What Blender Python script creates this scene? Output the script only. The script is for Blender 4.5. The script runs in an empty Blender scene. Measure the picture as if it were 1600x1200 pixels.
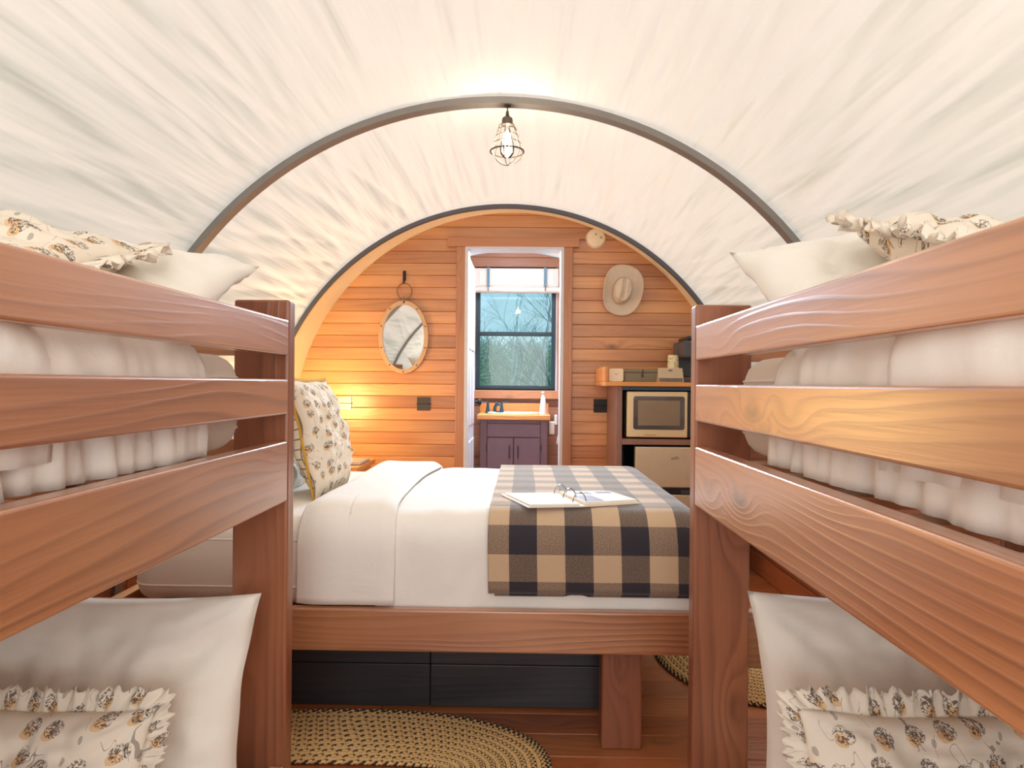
import bpy, bmesh, math, random
from mathutils import Vector, Matrix, Euler, noise
random.seed(7)
SC = bpy.context.scene
COL = SC.collection
PI = math.pi

# ------------------------------------------------------------------ camera
F = 1067.0
CAMZ = 1.17
cam_data = bpy.data.cameras.new('camera')
cam_data.sensor_fit = 'HORIZONTAL'
cam_data.sensor_width = 36.0
cam_data.lens = 36.0 * F / 1600.0
cam_data.clip_start = 0.02
cam = bpy.data.objects.new('camera', cam_data)
COL.objects.link(cam)
YAW, ROLL = 0.0159, 0.009
CAMROT = Matrix.Rotation(YAW, 4, 'Z') @ Matrix.Rotation(PI/2, 4, 'X') @ Matrix.Rotation(ROLL, 4, 'Z')
cam.matrix_world = Matrix.Translation((0, 0, CAMZ)) @ CAMROT
SC.camera = cam

def ray(px, py):
    return CAMROT.to_3x3() @ Vector(((px-800)/F, -(py-600)/F, -1))
def P(px, py, D):
    r = ray(px, py); k = D/r.y
    return Vector((r.x*k, D, CAMZ + r.z*k))
def PZ(px, py, z):
    r = ray(px, py); k = (z-CAMZ)/r.z
    return Vector((r.x*k, r.y*k, z))

# ------------------------------------------------------------------ exposure, sky, sun, lamps
vs = SC.view_settings
vs.view_transform = 'Standard'; vs.look = 'None'; vs.gamma = 1; vs.use_curve_mapping = False
vs.exposure = 0.22
SC.cycles.use_denoising = True
SC.cycles.max_bounces = 10
SC.cycles.diffuse_bounces = 6
SC.cycles.transmission_bounces = 8
SC.cycles.sample_clamp_indirect = 6

def s2l(c):
    return tuple(((x/255)/12.92 if x/255 <= .04045 else ((x/255+.055)/1.055)**2.4) for x in c) + (1,)

W = bpy.data.worlds.new('sky'); SC.world = W; W.use_nodes = True
nt = W.node_tree; nt.nodes.clear()
out = nt.nodes.new('ShaderNodeOutputWorld'); bg = nt.nodes.new('ShaderNodeBackground')
tc = nt.nodes.new('ShaderNodeTexCoord'); sep = nt.nodes.new('ShaderNodeSeparateXYZ')
rmp = nt.nodes.new('ShaderNodeValToRGB')
rmp.color_ramp.elements[0].position = 0.0; rmp.color_ramp.elements[0].color = (.50, .80, .86, 1)
rmp.color_ramp.elements[1].position = 0.6; rmp.color_ramp.elements[1].color = (.40, .68, .92, 1)
nt.links.new(tc.outputs['Generated'], sep.inputs[0]); nt.links.new(sep.outputs['Z'], rmp.inputs[0])
nt.links.new(rmp.outputs[0], bg.inputs[0]); bg.inputs[1].default_value = 0.85
nt.links.new(bg.outputs[0], out.inputs[0])

def light(name, kind, loc, energy, color, rot=None, **kw):
    d = bpy.data.lights.new(name, kind); d.energy = energy; d.color = color
    for k, v in kw.items(): setattr(d, k, v)
    o = bpy.data.objects.new(name, d); COL.objects.link(o); o.location = loc
    if rot: o.rotation_euler = rot
    return o
light('sun', 'SUN', (0, 0, 8), 3.6, (1, .96, .93), (math.radians(-16), math.radians(4), 0), angle=math.radians(9))
# added fill light behind the viewer, in place of daylight from the entrance
light('entrance_fill', 'AREA', (-.05, -.95, 1.35), 33, (1, .96, .92), (math.radians(90), 0, 0), shape='RECTANGLE', size=1.7, size_y=1.6)
# unseen added bathroom fill lights, and the warm lamp on the nightstand side
light('bathroom_fill', 'AREA', (-.1, 5.45, 2.27), 150, (.62, .8, 1.0), (math.radians(-50), 0, 0), shape='RECTANGLE', size=.9, size_y=.35)  # added cool fill above the door line, aimed out at the bed; no fixture
light('bathroom_bulb', 'POINT', (-.1, 5.3, 2.26), 5, (.7, .82, 1), shadow_soft_size=.05)  # added unseen fill that brightens the planks around the bathroom window
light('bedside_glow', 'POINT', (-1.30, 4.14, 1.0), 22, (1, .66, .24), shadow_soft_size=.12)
light('pendant_glow', 'POINT', (P(792, 223, 2.82)), 4.5, (1, .86, .68), shadow_soft_size=.03)

# ------------------------------------------------------------------ helpers
WL = {}
def link(o, parent=None, loc=None):
    COL.objects.link(o)
    if loc is not None: o.location = loc
    if parent is not None:
        o.parent = parent
        o.matrix_parent_inverse = Matrix.Translation(-WL[parent.name])
    WL[o.name] = Vector(o.location)
    return o
def thing(name, label, cat, loc=(0, 0, 0), group=None, kind=None):
    o = bpy.data.objects.new(name, None); o.empty_display_size = .05
    link(o, None, loc); tag(o, label, cat, group, kind); return o
def tag(o, label=None, cat=None, group=None, kind=None):
    if label: o['label'] = label
    if cat: o['category'] = cat
    if group: o['group'] = group
    if kind: o['kind'] = kind
    return o
def struct(o, label=None):
    o['kind'] = 'structure'
    if label: o['label'] = label
    o['category'] = {'wall': 'wall', 'floor': 'floor', 'ceiling': 'ceiling', 'window': 'window', 'door': 'door', 'trim': 'trim'}.get(o.name.split('_')[0].split('.')[0], 'structure')
    return o
def obj(name, bm, mat, parent=None, smooth=False, center=True):
    """link a world-space bmesh as one object, origin at its middle"""
    me = bpy.data.meshes.new(name)
    if center and bm.verts:
        xs = [v.co for v in bm.verts]
        c = Vector([(min(v[i] for v in xs)+max(v[i] for v in xs))/2 for i in range(3)])
        bmesh.ops.translate(bm, verts=bm.verts, vec=-c)
    else: c = Vector((0, 0, 0))
    bm.to_mesh(me); bm.free()
    if mat: 
        for m in (mat if isinstance(mat, (list, tuple)) else [mat]): me.materials.append(m)
    if smooth:
        for p in me.polygons: p.use_smooth = True
        if smooth != 'all':
            try: me.set_sharp_from_angle(angle=math.radians(40))
            except Exception: pass
    return link(bpy.data.objects.new(name, me), parent, c)
def add_box(bm, x0, x1, y0, y1, z0, z1, bev=0, M=None, seg=2):
    b = bmesh.new()
    vs_ = [b.verts.new((x, y, z)) for x in (x0, x1) for y in (y0, y1) for z in (z0, z1)]
    for f in ((0,1,3,2),(4,6,7,5),(0,4,5,1),(2,3,7,6),(0,2,6,4),(1,5,7,3)): b.faces.new([vs_[i] for i in f])
    if bev:
        bmesh.ops.bevel(b, geom=b.edges[:], offset=bev, segments=seg, affect='EDGES', profile=.5)
    merge(bm, b, M)
def merge(bm, b, M=None):
    if M is not None: bmesh.ops.transform(b, matrix=M, verts=b.verts)
    me = bpy.data.meshes.new('tmp'); b.to_mesh(me); b.free(); bm.from_mesh(me); bpy.data.meshes.remove(me)
def box(name, x0, x1, y0, y1, z0, z1, mat, parent=None, bev=.003, M=None, seg=2, smooth=False):
    bm = bmesh.new(); add_box(bm, min(x0,x1), max(x0,x1), min(y0,y1), max(y0,y1), min(z0,z1), max(z0,z1), bev, M, seg)
    return obj(name, bm, mat, parent, smooth)
def add_tube(bm, pts, r, n=8, closed=False, caps=True):
    pts = [Vector(p) for p in pts]; N = len(pts); rings = []
    up = None
    for i, p in enumerate(pts):
        if closed: t = pts[(i+1) % N]-pts[i-1]
        else: t = pts[min(i+1, N-1)]-pts[max(i-1, 0)]
        t.normalize()
        if up is None:
            up = Vector((0, 0, 1)) if abs(t.z) < .9 else Vector((1, 0, 0))
        a = t.cross(up)
        if a.length < 1e-6: a = t.cross(Vector((0, 1, 0)))
        a.normalize(); b = a.cross(t); up = b
        rr = r[i] if isinstance(r, (list, tuple)) else r
        rings.append([bm.verts.new(p + a*math.cos(2*PI*k/n)*rr + b*math.sin(2*PI*k/n)*rr) for k in range(n)])
    for i in range(N if closed else N-1):
        A, B = rings[i], rings[(i+1) % N]
        for k in range(n): bm.faces.new((A[k], A[(k+1) % n], B[(k+1) % n], B[k]))
    if caps and not closed:
        bm.faces.new(rings[0][::-1]); bm.faces.new(rings[-1])
def tube(name, pts, r, mat, parent=None, n=8, closed=False):
    bm = bmesh.new(); add_tube(bm, pts, r, n, closed); bmesh.ops.recalc_face_normals(bm, faces=bm.faces)
    return obj(name, bm, mat, parent, True)
def add_lathe(bm, prof, M=None, n=24):
    b = bmesh.new(); rings = []
    for r, z in prof:
        if r < 1e-5: rings.append([b.verts.new((0, 0, z))])
        else: rings.append([b.verts.new((r*math.cos(2*PI*k/n), r*math.sin(2*PI*k/n), z)) for k in range(n)])
    for A, B in zip(rings, rings[1:]):
        for k in range(n):
            k2 = (k+1) % n
            if len(A) == 1 and len(B) == 1: continue
            if len(A) == 1: b.faces.new((A[0], B[k2], B[k]))
            elif len(B) == 1: b.faces.new((A[k], A[k2], B[0]))
            else: b.faces.new((A[k], A[k2], B[k2], B[k]))
    bmesh.ops.recalc_face_normals(b, faces=b.faces)
    merge(bm, b, M)
def lathe(name, prof, mat, loc, parent=None, R=None, n=24):
    bm = bmesh.new(); M = Matrix.Translation(loc)
    if R is not None: M = M @ R
    add_lathe(bm, prof, M, n); return obj(name, bm, mat, parent, True)
RX90 = Matrix.Rotation(PI/2, 4, 'X')     # local z -> world -y (towards the viewer)

# ------------------------------------------------------------------ materials
def newmat(name):
    m = bpy.data.materials.new(name); m.use_nodes = True
    n = m.node_tree; b = n.nodes['Principled BSDF']; return m, n, b
class G:
    def __init__(s, nt): s.t = nt
    def n(s, t, **kw):
        x = s.t.nodes.new(t)
        for k, v in kw.items(): setattr(x, k, v)
        return x
    def l(s, a, b): s.t.links.new(a, b)
    def math(s, op, a, b=None, c=None, clamp=False):
        x = s.n('ShaderNodeMath', operation=op, use_clamp=clamp)
        for i, v in enumerate((a, b, c)):
            if v is None: continue
            if hasattr(v, 'type') and not isinstance(v, (int, float)): s.l(v, x.inputs[i])
            else: x.inputs[i].default_value = v
        return x.outputs[0]
    def mix(s, f, a, b, mode='MIX'):
        x = s.n('ShaderNodeMix', data_type='RGBA', blend_type=mode)
        for i, v in ((0, f), (6, a), (7, b)):
            if hasattr(v, 'is_linked'): s.l(v, x.inputs[i])
            else: x.inputs[i].default_value = v
        return x.outputs[2]
    def ramp(s, f, stops, interp='LINEAR'):
        x = s.n('ShaderNodeValToRGB'); cr = x.color_ramp; cr.interpolation = interp
        while len(cr.elements) < len(stops): cr.elements.new(.5)
        for e, (p, c) in zip(cr.elements, stops):
            e.position = p; e.color = c if len(c) == 4 else (*c, 1)
        s.l(f, x.inputs[0]); return x.outputs[0]
    def noise(s, v, scale, detail=3, rough=.5, dist=0):
        x = s.n('ShaderNodeTexNoise'); x.inputs['Scale'].default_value = scale; x.inputs['Detail'].default_value = detail
        x.inputs['Roughness'].default_value = rough; x.inputs['Distortion'].default_value = dist
        if v is not None: s.l(v, x.inputs['Vector'])
        return x.outputs['Fac']
    def mapping(s, v, scale=(1,1,1), loc=(0,0,0), rot=(0,0,0)):
        x = s.n('ShaderNodeMapping'); s.l(v, x.inputs[0]); x.inputs['Scale'].default_value = scale
        x.inputs['Location'].default_value = loc; x.inputs['Rotation'].default_value = rot; return x.outputs[0]
    def bump(s, h, strength, dist, b):
        x = s.n('ShaderNodeBump'); x.inputs['Strength'].default_value = strength; x.inputs['Distance'].default_value = dist
        s.l(h, x.inputs['Height']); s.l(x.outputs[0], b.inputs['Normal']); return x

def plain(name, col, rough=.5, metal=0, bump=0, bscale=200, spec=.5, coat=0):
    m, t, b = newmat(name); c = s2l(col)
    b.inputs['Base Color'].default_value = c; b.inputs['Roughness'].default_value = rough; b.inputs['Metallic'].default_value = metal
    b.inputs['Specular IOR Level'].default_value = spec; b.inputs['Coat Weight'].default_value = coat
    g = G(t); tc = g.n('ShaderNodeTexCoord')
    nz = g.noise(tc.outputs['Object'], bscale*.1, 3)
    g.l(g.mix(nz, tuple(x*.92 for x in c[:3])+(1,), tuple(min(1, x*1.06) for x in c[:3])+(1,)), b.inputs['Base Color'])
    if bump: g.bump(g.noise(tc.outputs['Object'], bscale, 2), bump, .002, b)
    return m

def wood(name, axis, light_c, mid_c, dark_c, rough=.28, coat=.3, freq=1.0, knots=True, bump=.35, contrast=1.0, var=.25):
    m, t, b = newmat(name); g = G(t)
    tc = g.n('ShaderNodeTexCoord'); oi = g.n('ShaderNodeObjectInfo')
    cx = g.n('ShaderNodeCombineXYZ')
    for i, k in enumerate((37.1, 53.7, 71.3)): g.l(g.math('MULTIPLY', oi.outputs['Random'], k), cx.inputs[i])
    ad = g.n('ShaderNodeVectorMath', operation='ADD'); g.l(tc.outputs['Object'], ad.inputs[0]); g.l(cx.outputs[0], ad.inputs[1])
    v = ad.outputs[0]
    def sc(al, ac):
        s = [ac, ac, ac]; s['XYZ'.index(axis)] = al; return tuple(s)
    base = g.noise(g.mapping(v, sc(.9, 6)), 1.0, 1.5, .4)
    ph = g.math('MULTIPLY', base, 6.0*freq)
    dot = g.n('ShaderNodeVectorMath', operation='DOT_PRODUCT'); g.l(v, dot.inputs[0]); dot.inputs[1].default_value = sc(0, 34*freq)
    ph = g.math('ADD', ph, dot.outputs['Value'])
    if knots:
        vo = g.n('ShaderNodeTexVoronoi'); g.l(g.mapping(v, sc(1.9, 5.0)), vo.inputs['Vector']); vo.inputs['Scale'].default_value = 1
        d = vo.outputs['Distance']
        kn = g.math('EXPONENT', g.math('MULTIPLY', g.math('MULTIPLY', d, d), -30))
        ph = g.math('ADD', ph, g.math('MULTIPLY', kn, 2.6*freq))
        core = g.math('SUBTRACT', 1, g.math('SMOOTH_MIN', g.math('DIVIDE', d, .12), 1, .1), clamp=True)
    fine = g.noise(g.mapping(v, sc(3, 130)), 1.0, 2, .6)
    ph = g.math('ADD', ph, g.math('MULTIPLY', fine, .22))
    fr = g.math('FRACT', ph)
    # early wood rises slowly, late wood is a sharp dark line
    ln = g.math('POWER', fr, 2.2)
    edge = g.math('SMOOTH_MIN', g.math('MULTIPLY', g.math('SUBTRACT', 1, fr), 4.5), 1, .3)
    ln = g.math('MULTIPLY', ln, edge)
    tone = g.noise(g.mapping(v, sc(1.1, 3.2)), 1.0, 2, .5)
    msk = g.noise(g.mapping(v, sc(1.6, 9)), 1.0, 2, .5)
    ln = g.math('MULTIPLY', ln, g.ramp(msk, [(.34, (.12, .12, .12)), (.66, (1, 1, 1))]))
    c1 = g.mix(g.ramp(tone, [(.35, (0,0,0)), (.65, (1,1,1))]), s2l(mid_c), s2l(light_c))
    c2 = g.mix(g.math('MULTIPLY', ln, .85*contrast), c1, s2l(dark_c))
    c2 = g.mix(g.math('MULTIPLY', fine, .25*contrast), c2, s2l(dark_c))
    if knots: c2 = g.mix(g.math('MULTIPLY', core, .85), c2, tuple(x*.35 for x in s2l(dark_c)[:3])+(1,))
    rv = g.math('MULTIPLY_ADD', g.math('FRACT', g.math('MULTIPLY', oi.outputs['Random'], 17.3)), var, 1-var/2)
    hs = g.n('ShaderNodeHueSaturation'); g.l(c2, hs.inputs['Color']); g.l(rv, hs.inputs['Value'])
    g.l(hs.outputs[0], b.inputs['Base Color'])
    b.inputs['Roughness'].default_value = rough; b.inputs['Coat Weight'].default_value = coat; b.inputs['Coat Roughness'].default_value = .3
    h = g.math('ADD', ln, g.math('MULTIPLY', fine, .3))
    g.bump(h, bump, .0035, b)
    return m

RL, RM, RD = (214, 152, 106), (182, 118, 78), (100, 54, 34)
bunk_wood = {a: wood('bunk_wood_'+a, a, RL, RM, RD, rough=.32, coat=1.0, bump=.36, contrast=1.0, freq=1.35) for a in 'XYZ'}
PD = ((128, 70, 48), (104, 54, 38), (56, 28, 20))
post_wood = wood('post_wood', 'Z', (168, 106, 72), (142, 84, 58), (88, 48, 34), rough=.34, coat=.3)
wall_wood = wood('wall_wood', 'X', (218, 158, 104), (190, 128, 84), (128, 78, 50), rough=.34, coat=.5, var=.36, contrast=.7, freq=.7)
trim_wood = {a: wood('trim_wood_'+a, a, (196, 138, 98), (182, 122, 84), (128, 76, 48), rough=.42, coat=.2, contrast=.6) for a in 'XZ'}
side_wood = wood('side_wall_wood', 'Y', (178, 108, 72), (156, 88, 60), (98, 52, 38), rough=.4, coat=.2)
floor_wood = wood('floor_wood', 'X', (212, 134, 78), (184, 106, 60), (112, 60, 36), rough=.3, coat=.3, var=.4)
box_wood = wood('black_stained_wood', 'X', (66, 62, 66), (48, 46, 52), (22, 22, 28), rough=.45, coat=.1, knots=False, contrast=.5, bump=.15)
counter_wood = wood('counter_wood', 'X', (232, 160, 84), (218, 140, 66), (168, 96, 44), rough=.35, coat=.3, contrast=.6, knots=False)
cabinet_brown = wood('cabinet_stain', 'Z', (150, 110, 92), (138, 98, 82), (108, 74, 64), rough=.45, coat=.1, contrast=.5, knots=False)
vanity_paint = plain('vanity_paint', (122, 98, 108), .45)
navy = plain('navy_interior', (66, 92, 112), .6)
tan_band = plain('tan_arch_wood', (250, 228, 198), .5, bump=.2, bscale=60)
dark_steel = plain('dark_grey_steel', (138, 134, 130), .4, .5, bump=.15)
black_iron = plain('black_iron', (44, 42, 42), .5, .4)
bronze = plain('dark_bronze', (84, 76, 72), .4, .8)
cage_metal = plain('pendant_metal', (96, 86, 78), .4, .7)
chrome = plain('chrome_ring', (170, 172, 178), .15, 1)
champagne = plain('champagne_steel', (232, 204, 160), .34, .35)
fridge_steel = plain('fridge_steel', (222, 202, 172), .38, .4)
pewter = plain('pewter_plate', (150, 140, 118), .35, .7)
black_plastic = plain('black_plastic', (34, 34, 36), .35)
dark_grey_plastic = plain('dark_grey_plastic', (74, 70, 74), .4)
white_plastic = plain('white_plastic', (236, 230, 218), .45)
cream_card = plain('cream_card', (238, 222, 192), .6)
grey_card = plain('grey_card', (150, 136, 128), .6)
olive_box = plain('olive_grey_leather', (130, 122, 98), .5)
teal_metal = plain('dark_teal_metal', (34, 74, 92), .35, .3)
window_black = plain('window_black_frame', (30, 48, 56), .4)
white_paint = plain('white_paint', (206, 206, 212), .45)
paper = plain('paper', (244, 240, 232), .6)
photo_print = plain('photo_print', (150, 140, 150), .5)
hat_felt = plain('hat_felt', (214, 196, 176), .9, bump=.3, bscale=400)
mirror_frame_m = plain('mirror_frame', (196, 158, 124), .45, bump=.2)
leather = plain('leather_strap', (120, 96, 76), .6)
mustard = plain('mustard_trim', (214, 164, 62), .85, bump=.4, bscale=500)
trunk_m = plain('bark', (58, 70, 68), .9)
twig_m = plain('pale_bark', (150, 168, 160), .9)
brush_m = plain('brush_green', (120, 150, 126), .9)
ground_m = plain('meadow_ground', (104, 134, 104), 1)

def fabric(name, col, rough=.85, weave=900, bump=.15, fold=0, sheen=.3):
    m, t, b = newmat(name); g = G(t); c = s2l(col)
    b.inputs['Roughness'].default_value = rough; b.inputs['Sheen Weight'].default_value = sheen
    tc = g.n('ShaderNodeTexCoord')
    nz = g.noise(tc.outputs['Object'], 5, 3)
    g.l(g.mix(nz, tuple(x*.94 for x in c[:3])+(1,), c), b.inputs['Base Color'])
    h = g.math('MULTIPLY', g.noise(tc.outputs['Object'], weave, 1), .15)
    if fold: h = g.math('ADD', h, g.math('MULTIPLY', g.noise(g.mapping(tc.outputs['Object'], (1, 1, 1)), 7, 3, .55, .8), fold))
    g.bump(h, bump, .02 if fold else .002, b)
    return m
white_cotton = fabric('white_cotton', (249, 245, 236), fold=1.0, bump=.25)
white_sheet = fabric('white_sheet', (248, 242, 232), fold=1.0, bump=.18)
duvet_m = fabric('white_duvet', (250, 247, 241), fold=1.0, bump=.3)
towel_m = fabric('white_towel', (236, 226, 220))
shade_m = fabric('window_shade', (240, 236, 232))
shade_inner = fabric('shade_panel', (250, 244, 236))

def floral_mat(name='floral_cotton', scale=15.0):
    m, t, b = newmat(name); g = G(t); b.inputs['Roughness'].default_value = .85
    uv = g.n('ShaderNodeUVMap').outputs[0]
    wob = g.n('ShaderNodeTexNoise'); g.l(uv, wob.inputs['Vector']); wob.inputs['Scale'].default_value = 25
    vo = g.n('ShaderNodeTexVoronoi', voronoi_dimensions='2D'); g.l(uv, vo.inputs['Vector']); vo.inputs['Scale'].default_value = scale; vo.inputs['Randomness'].default_value = .55
    d = vo.outputs['Distance']
    vo2 = g.n('ShaderNodeTexVoronoi', voronoi_dimensions='2D'); g.l(g.mapping(uv, loc=(.006, .010, 0)), vo2.inputs['Vector']); vo2.inputs['Scale'].default_value = scale; vo2.inputs['Randomness'].default_value = .55
    base = s2l((238, 228, 212))
    yb = g.math('LESS_THAN', g.math('ADD', vo2.outputs['Distance'], g.math('MULTIPLY', g.noise(uv, 60, 2), .12)), .24)
    c = g.mix(g.math('MULTIPLY', yb, .6), base, s2l((226, 170, 84)))
    # petals: broken dark strokes around each head
    pet = g.noise(uv, 190, 2, .6, 1.2)
    head = g.math('LESS_THAN', g.math('ADD', d, g.math('MULTIPLY', pet, .16)), .34)
    strokes = g.math('GREATER_THAN', pet, .50)
    c = g.mix(g.math('MULTIPLY', g.math('MULTIPLY', head, strokes), .85), c, s2l((70, 52, 50)))
    # stems and small leaves
    st = g.noise(g.mapping(uv, rot=(0, 0, .6), scale=(1, .45, 1)), 26, 1, .4, .6)
    lin = g.math('LESS_THAN', g.math('ABSOLUTE', g.math('SUBTRACT', st, .5)), .006)
    msk = g.math('GREATER_THAN', g.noise(uv, 17, 1), .50)
    c = g.mix(g.math('MULTIPLY', g.math('MULTIPLY', lin, msk), .6), c, s2l((84, 72, 66)))
    vl = g.n('ShaderNodeTexVoronoi', voronoi_dimensions='2D'); g.l(g.mapping(uv, loc=(.03, .02, 0), rot=(0, 0, .7), scale=(1, .5, 1)), vl.inputs['Vector']); vl.inputs['Scale'].default_value = scale*1.35
    lf = g.math('LESS_THAN', vl.outputs['Distance'], .08)
    c = g.mix(g.math('MULTIPLY', lf, .55), c, s2l((120, 108, 98)))
    g.l(c, b.inputs['Base Color'])
    g.bump(g.noise(uv, 40, 3), .25, .004, b)
    return m
floral = floral_mat()
floral_small = floral_mat('floral_cotton_small', 17)

def check_mat():
    m, t, b = newmat('windowpane_check'); g = G(t); b.inputs['Roughness'].default_value = .85
    uv = g.n('ShaderNodeUVMap').outputs[0]; s = g.n('ShaderNodeSeparateXYZ'); g.l(uv, s.inputs[0])
    def ln(o):
        f = g.math('FRACT', g.math('MULTIPLY', o, 26)); return g.math('LESS_THAN', f, .16)
    a = g.math('MAXIMUM', ln(s.outputs[0]), ln(s.outputs[1]))
    g.l(g.mix(g.math('MULTIPLY', a, .75), s2l((238, 228, 208)), s2l((96, 80, 66))), b.inputs['Base Color']); return m
check = check_mat()

def plaid_mat():
    m, t, b = newmat('buffalo_plaid_wool'); g = G(t)
    b.inputs['Roughness'].default_value = .95; b.inputs['Sheen Weight'].default_value = .8; b.inputs['Sheen Roughness'].default_value = .4
    uv = g.n('ShaderNodeUVMap').outputs[0]; s = g.n('ShaderNodeSeparateXYZ'); g.l(uv, s.inputs[0])
    P2 = .0895
    a = g.math('LESS_THAN', g.math('FRACT', g.math('DIVIDE', g.math('ADD', s.outputs[0], .0375), 2*P2)), .5)   # dark warp columns
    w = g.math('LESS_THAN', g.math('FRACT', g.math('DIVIDE', g.math('ADD', s.outputs[1], .0475), 2*.086)), .5)
    nz = g.noise(g.mapping(uv, scale=(1, 1.6, 1)), 260, 3, .8)
    f = g.math('MULTIPLY', g.math('ADD', a, w), .5)
    # only the half-dark squares show the speckle of the twill
    half = g.math('MULTIPLY', g.math('MULTIPLY', f, g.math('SUBTRACT', 1, f)), 4)
    f2 = g.math('ADD', f, g.math('MULTIPLY', half, g.math('MULTIPLY', g.math('SUBTRACT', nz, .5), 2.0)), clamp=True)
    f2 = g.math('ADD', f2, g.math('MULTIPLY', g.math('MULTIPLY', half, a), .22), clamp=True)
    c = g.ramp(f2, [(0, s2l((206, 178, 146))), (.5, s2l((142, 120, 102))), (1, s2l((50, 46, 54)))])
    g.l(c, b.inputs['Base Color'])
    g.bump(nz, .4, .003, b); return m
plaid = plaid_mat()

def canvas_mat():
    m, t, b = newmat('white_canvas'); g = G(t)
    tc = g.n('ShaderNodeTexCoord'); o = t.nodes['Material Output']
    t.nodes.remove(b)
    di = g.n('ShaderNodeBsdfDiffuse'); tr = g.n('ShaderNodeBsdfTranslucent'); mx = g.n('ShaderNodeMixShader')
    nz = g.noise(tc.outputs['Object'], 2.2, 3)
    c = g.mix(nz, s2l((230, 220, 208)), s2l((240, 232, 220)))
    g.l(c, di.inputs[0]); tr.inputs[0].default_value = s2l((246, 224, 206)); mx.inputs[0].default_value = .42
    uv = g.n('ShaderNodeUVMap').outputs[0]
    h = g.math('ADD', g.noise(g.mapping(uv, scale=(15, .7, 1), rot=(0, 0, .05)), 1, 2, .5, .1), g.math('MULTIPLY', g.noise(uv, 600, 1), .02))
    bp = g.n('ShaderNodeBump'); bp.inputs['Strength'].default_value = .5; bp.inputs['Distance'].default_value = .045; g.l(h, bp.inputs['Height'])
    g.l(bp.outputs[0], di.inputs['Normal']); g.l(bp.outputs[0], tr.inputs['Normal'])
    g.l(di.outputs[0], mx.inputs[1]); g.l(tr.outputs[0], mx.inputs[2]); g.l(mx.outputs[0], o.inputs[0]); return m
canvas = canvas_mat()

def mirror_mat():
    m, t, b = newmat('mirror_silver'); b.inputs['Base Color'].default_value = (.93, .93, .92, 1); b.inputs['Metallic'].default_value = 1; b.inputs['Roughness'].default_value = .01; return m
mirror_m = mirror_mat()
def glass_mat(name, col=(1,1,1,1), fac=.12):
    m, t, b = newmat(name); g = G(t); o = t.nodes['Material Output']; t.nodes.remove(b)
    tr = g.n('ShaderNodeBsdfTransparent'); tr.inputs[0].default_value = col
    gl = g.n('ShaderNodeBsdfGlossy'); gl.inputs['Roughness'].default_value = .03
    fr = g.n('ShaderNodeFresnel'); fr.inputs[0].default_value = 1.45
    mx = g.n('ShaderNodeMixShader'); g.l(fr.outputs[0], mx.inputs[0]); g.l(tr.outputs[0], mx.inputs[1]); g.l(gl.outputs[0], mx.inputs[2]); g.l(mx.outputs[0], o.inputs[0]); return m
pane_m = glass_mat('window_glass', (.93, .98, 1, 1))
bulb_glass = glass_mat('bulb_glass', (1, .96, .9, 1))
oven_glass = plain('oven_glass', (86, 84, 82), .08, .0, spec=1.0, coat=1)
oven_inner = plain('oven_screen', (164, 146, 122), .18, .5, spec=.8)
def emis(name, col, s):
    m, t, b = newmat(name); b.inputs['Emission Color'].default_value = col; b.inputs['Emission Strength'].default_value = s; b.inputs['Base Color'].default_value = col; return m
filament = emis('glowing_filament', (1, .86, .62, 1), 40)
bulb_white = emis('lit_bulb', (1, .93, .82, 1), 6)

# ------------------------------------------------------------------ tent shape
CX, CZ, R = -.11, .754, 1.596           # tunnel axis and radius of the hoops
D_END, D_WALL, D_BATH = 4.48, 4.70, 6.10
CX2, CZ2, R2 = -.075, .85, 1.498        # arch where the plank wall meets the band
def arc_x(z, cx, cz, r):
    return r if z <= cz else (math.sqrt(max(0, r*r-(z-cz)**2)))

def canvas_sheet(name, y0, y1, nth, ny, ribs, label):
    bm = bmesh.new(); uvl = bm.loops.layers.uv.new('UVMap'); g = []
    for j in range(ny+1):
        y = y0+(y1-y0)*j/ny; row = []; yl = (y-1.10) % 1.7
        near = min(abs(y-r) for r in ribs); k = min(1, near/.28); k = k*k*(3-2*k)
        for i in range(nth+1):
            th = -.06+(PI+.12)*i/nth; s = th*R
            sk = .35*math.sin(s*1.3)
            n1 = noise.noise(Vector((s*6.0+yl*sk*2.4, y*.45, 1.7)))
            n2 = noise.noise(Vector((s*13-yl*sk*4, y*.8, 9.1)))
            n3 = noise.noise(Vector((s*1.6, y*1.2, 4.2)))
            n4 = 1-abs(noise.noise(Vector((s*8.0-yl*sk*3, y*.4+3, 21.7))))*2
            n5 = 1-abs(noise.noise(Vector((s*17+yl*sk*4, y*.7+3, 31.7))))*2
            kk = .2+.8*k
            d = .010*n3 + kk*(.024*n1*(.5+abs(n3)*1.6) + .012*n2 + .016*max(0, n4)**2 + .010*max(0, n5)**2) - .020*k
            rr = R+.012+d
            row.append((bm.verts.new((CX+rr*math.cos(PI-th), y, CZ+rr*math.sin(th))), s, y))
        g.append(row)
    for j in range(ny):
        for i in range(nth):
            q = [g[j][i], g[j][i+1], g[j+1][i+1], g[j+1][i]]
            f = bm.faces.new([a[0] for a in q])
            for lp, a in zip(f.loops, q): lp[uvl].uv = (a[1], a[2])
    o = obj(name, bm, canvas, None, 'all'); struct(o, label); return o
HOOPS = [-.9, 1.10, 2.80]
canvas_sheet('ceiling', -1.40, D_WALL+.09, 420, 156, HOOPS+[D_END, D_WALL], 'cream white canvas stretched over the arched hoops above the beds')
canvas_sheet('ceiling_bathroom', D_WALL+.10, D_BATH+.02, 120, 20, [D_BATH], 'white canvas arch above the bathroom window')

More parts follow.
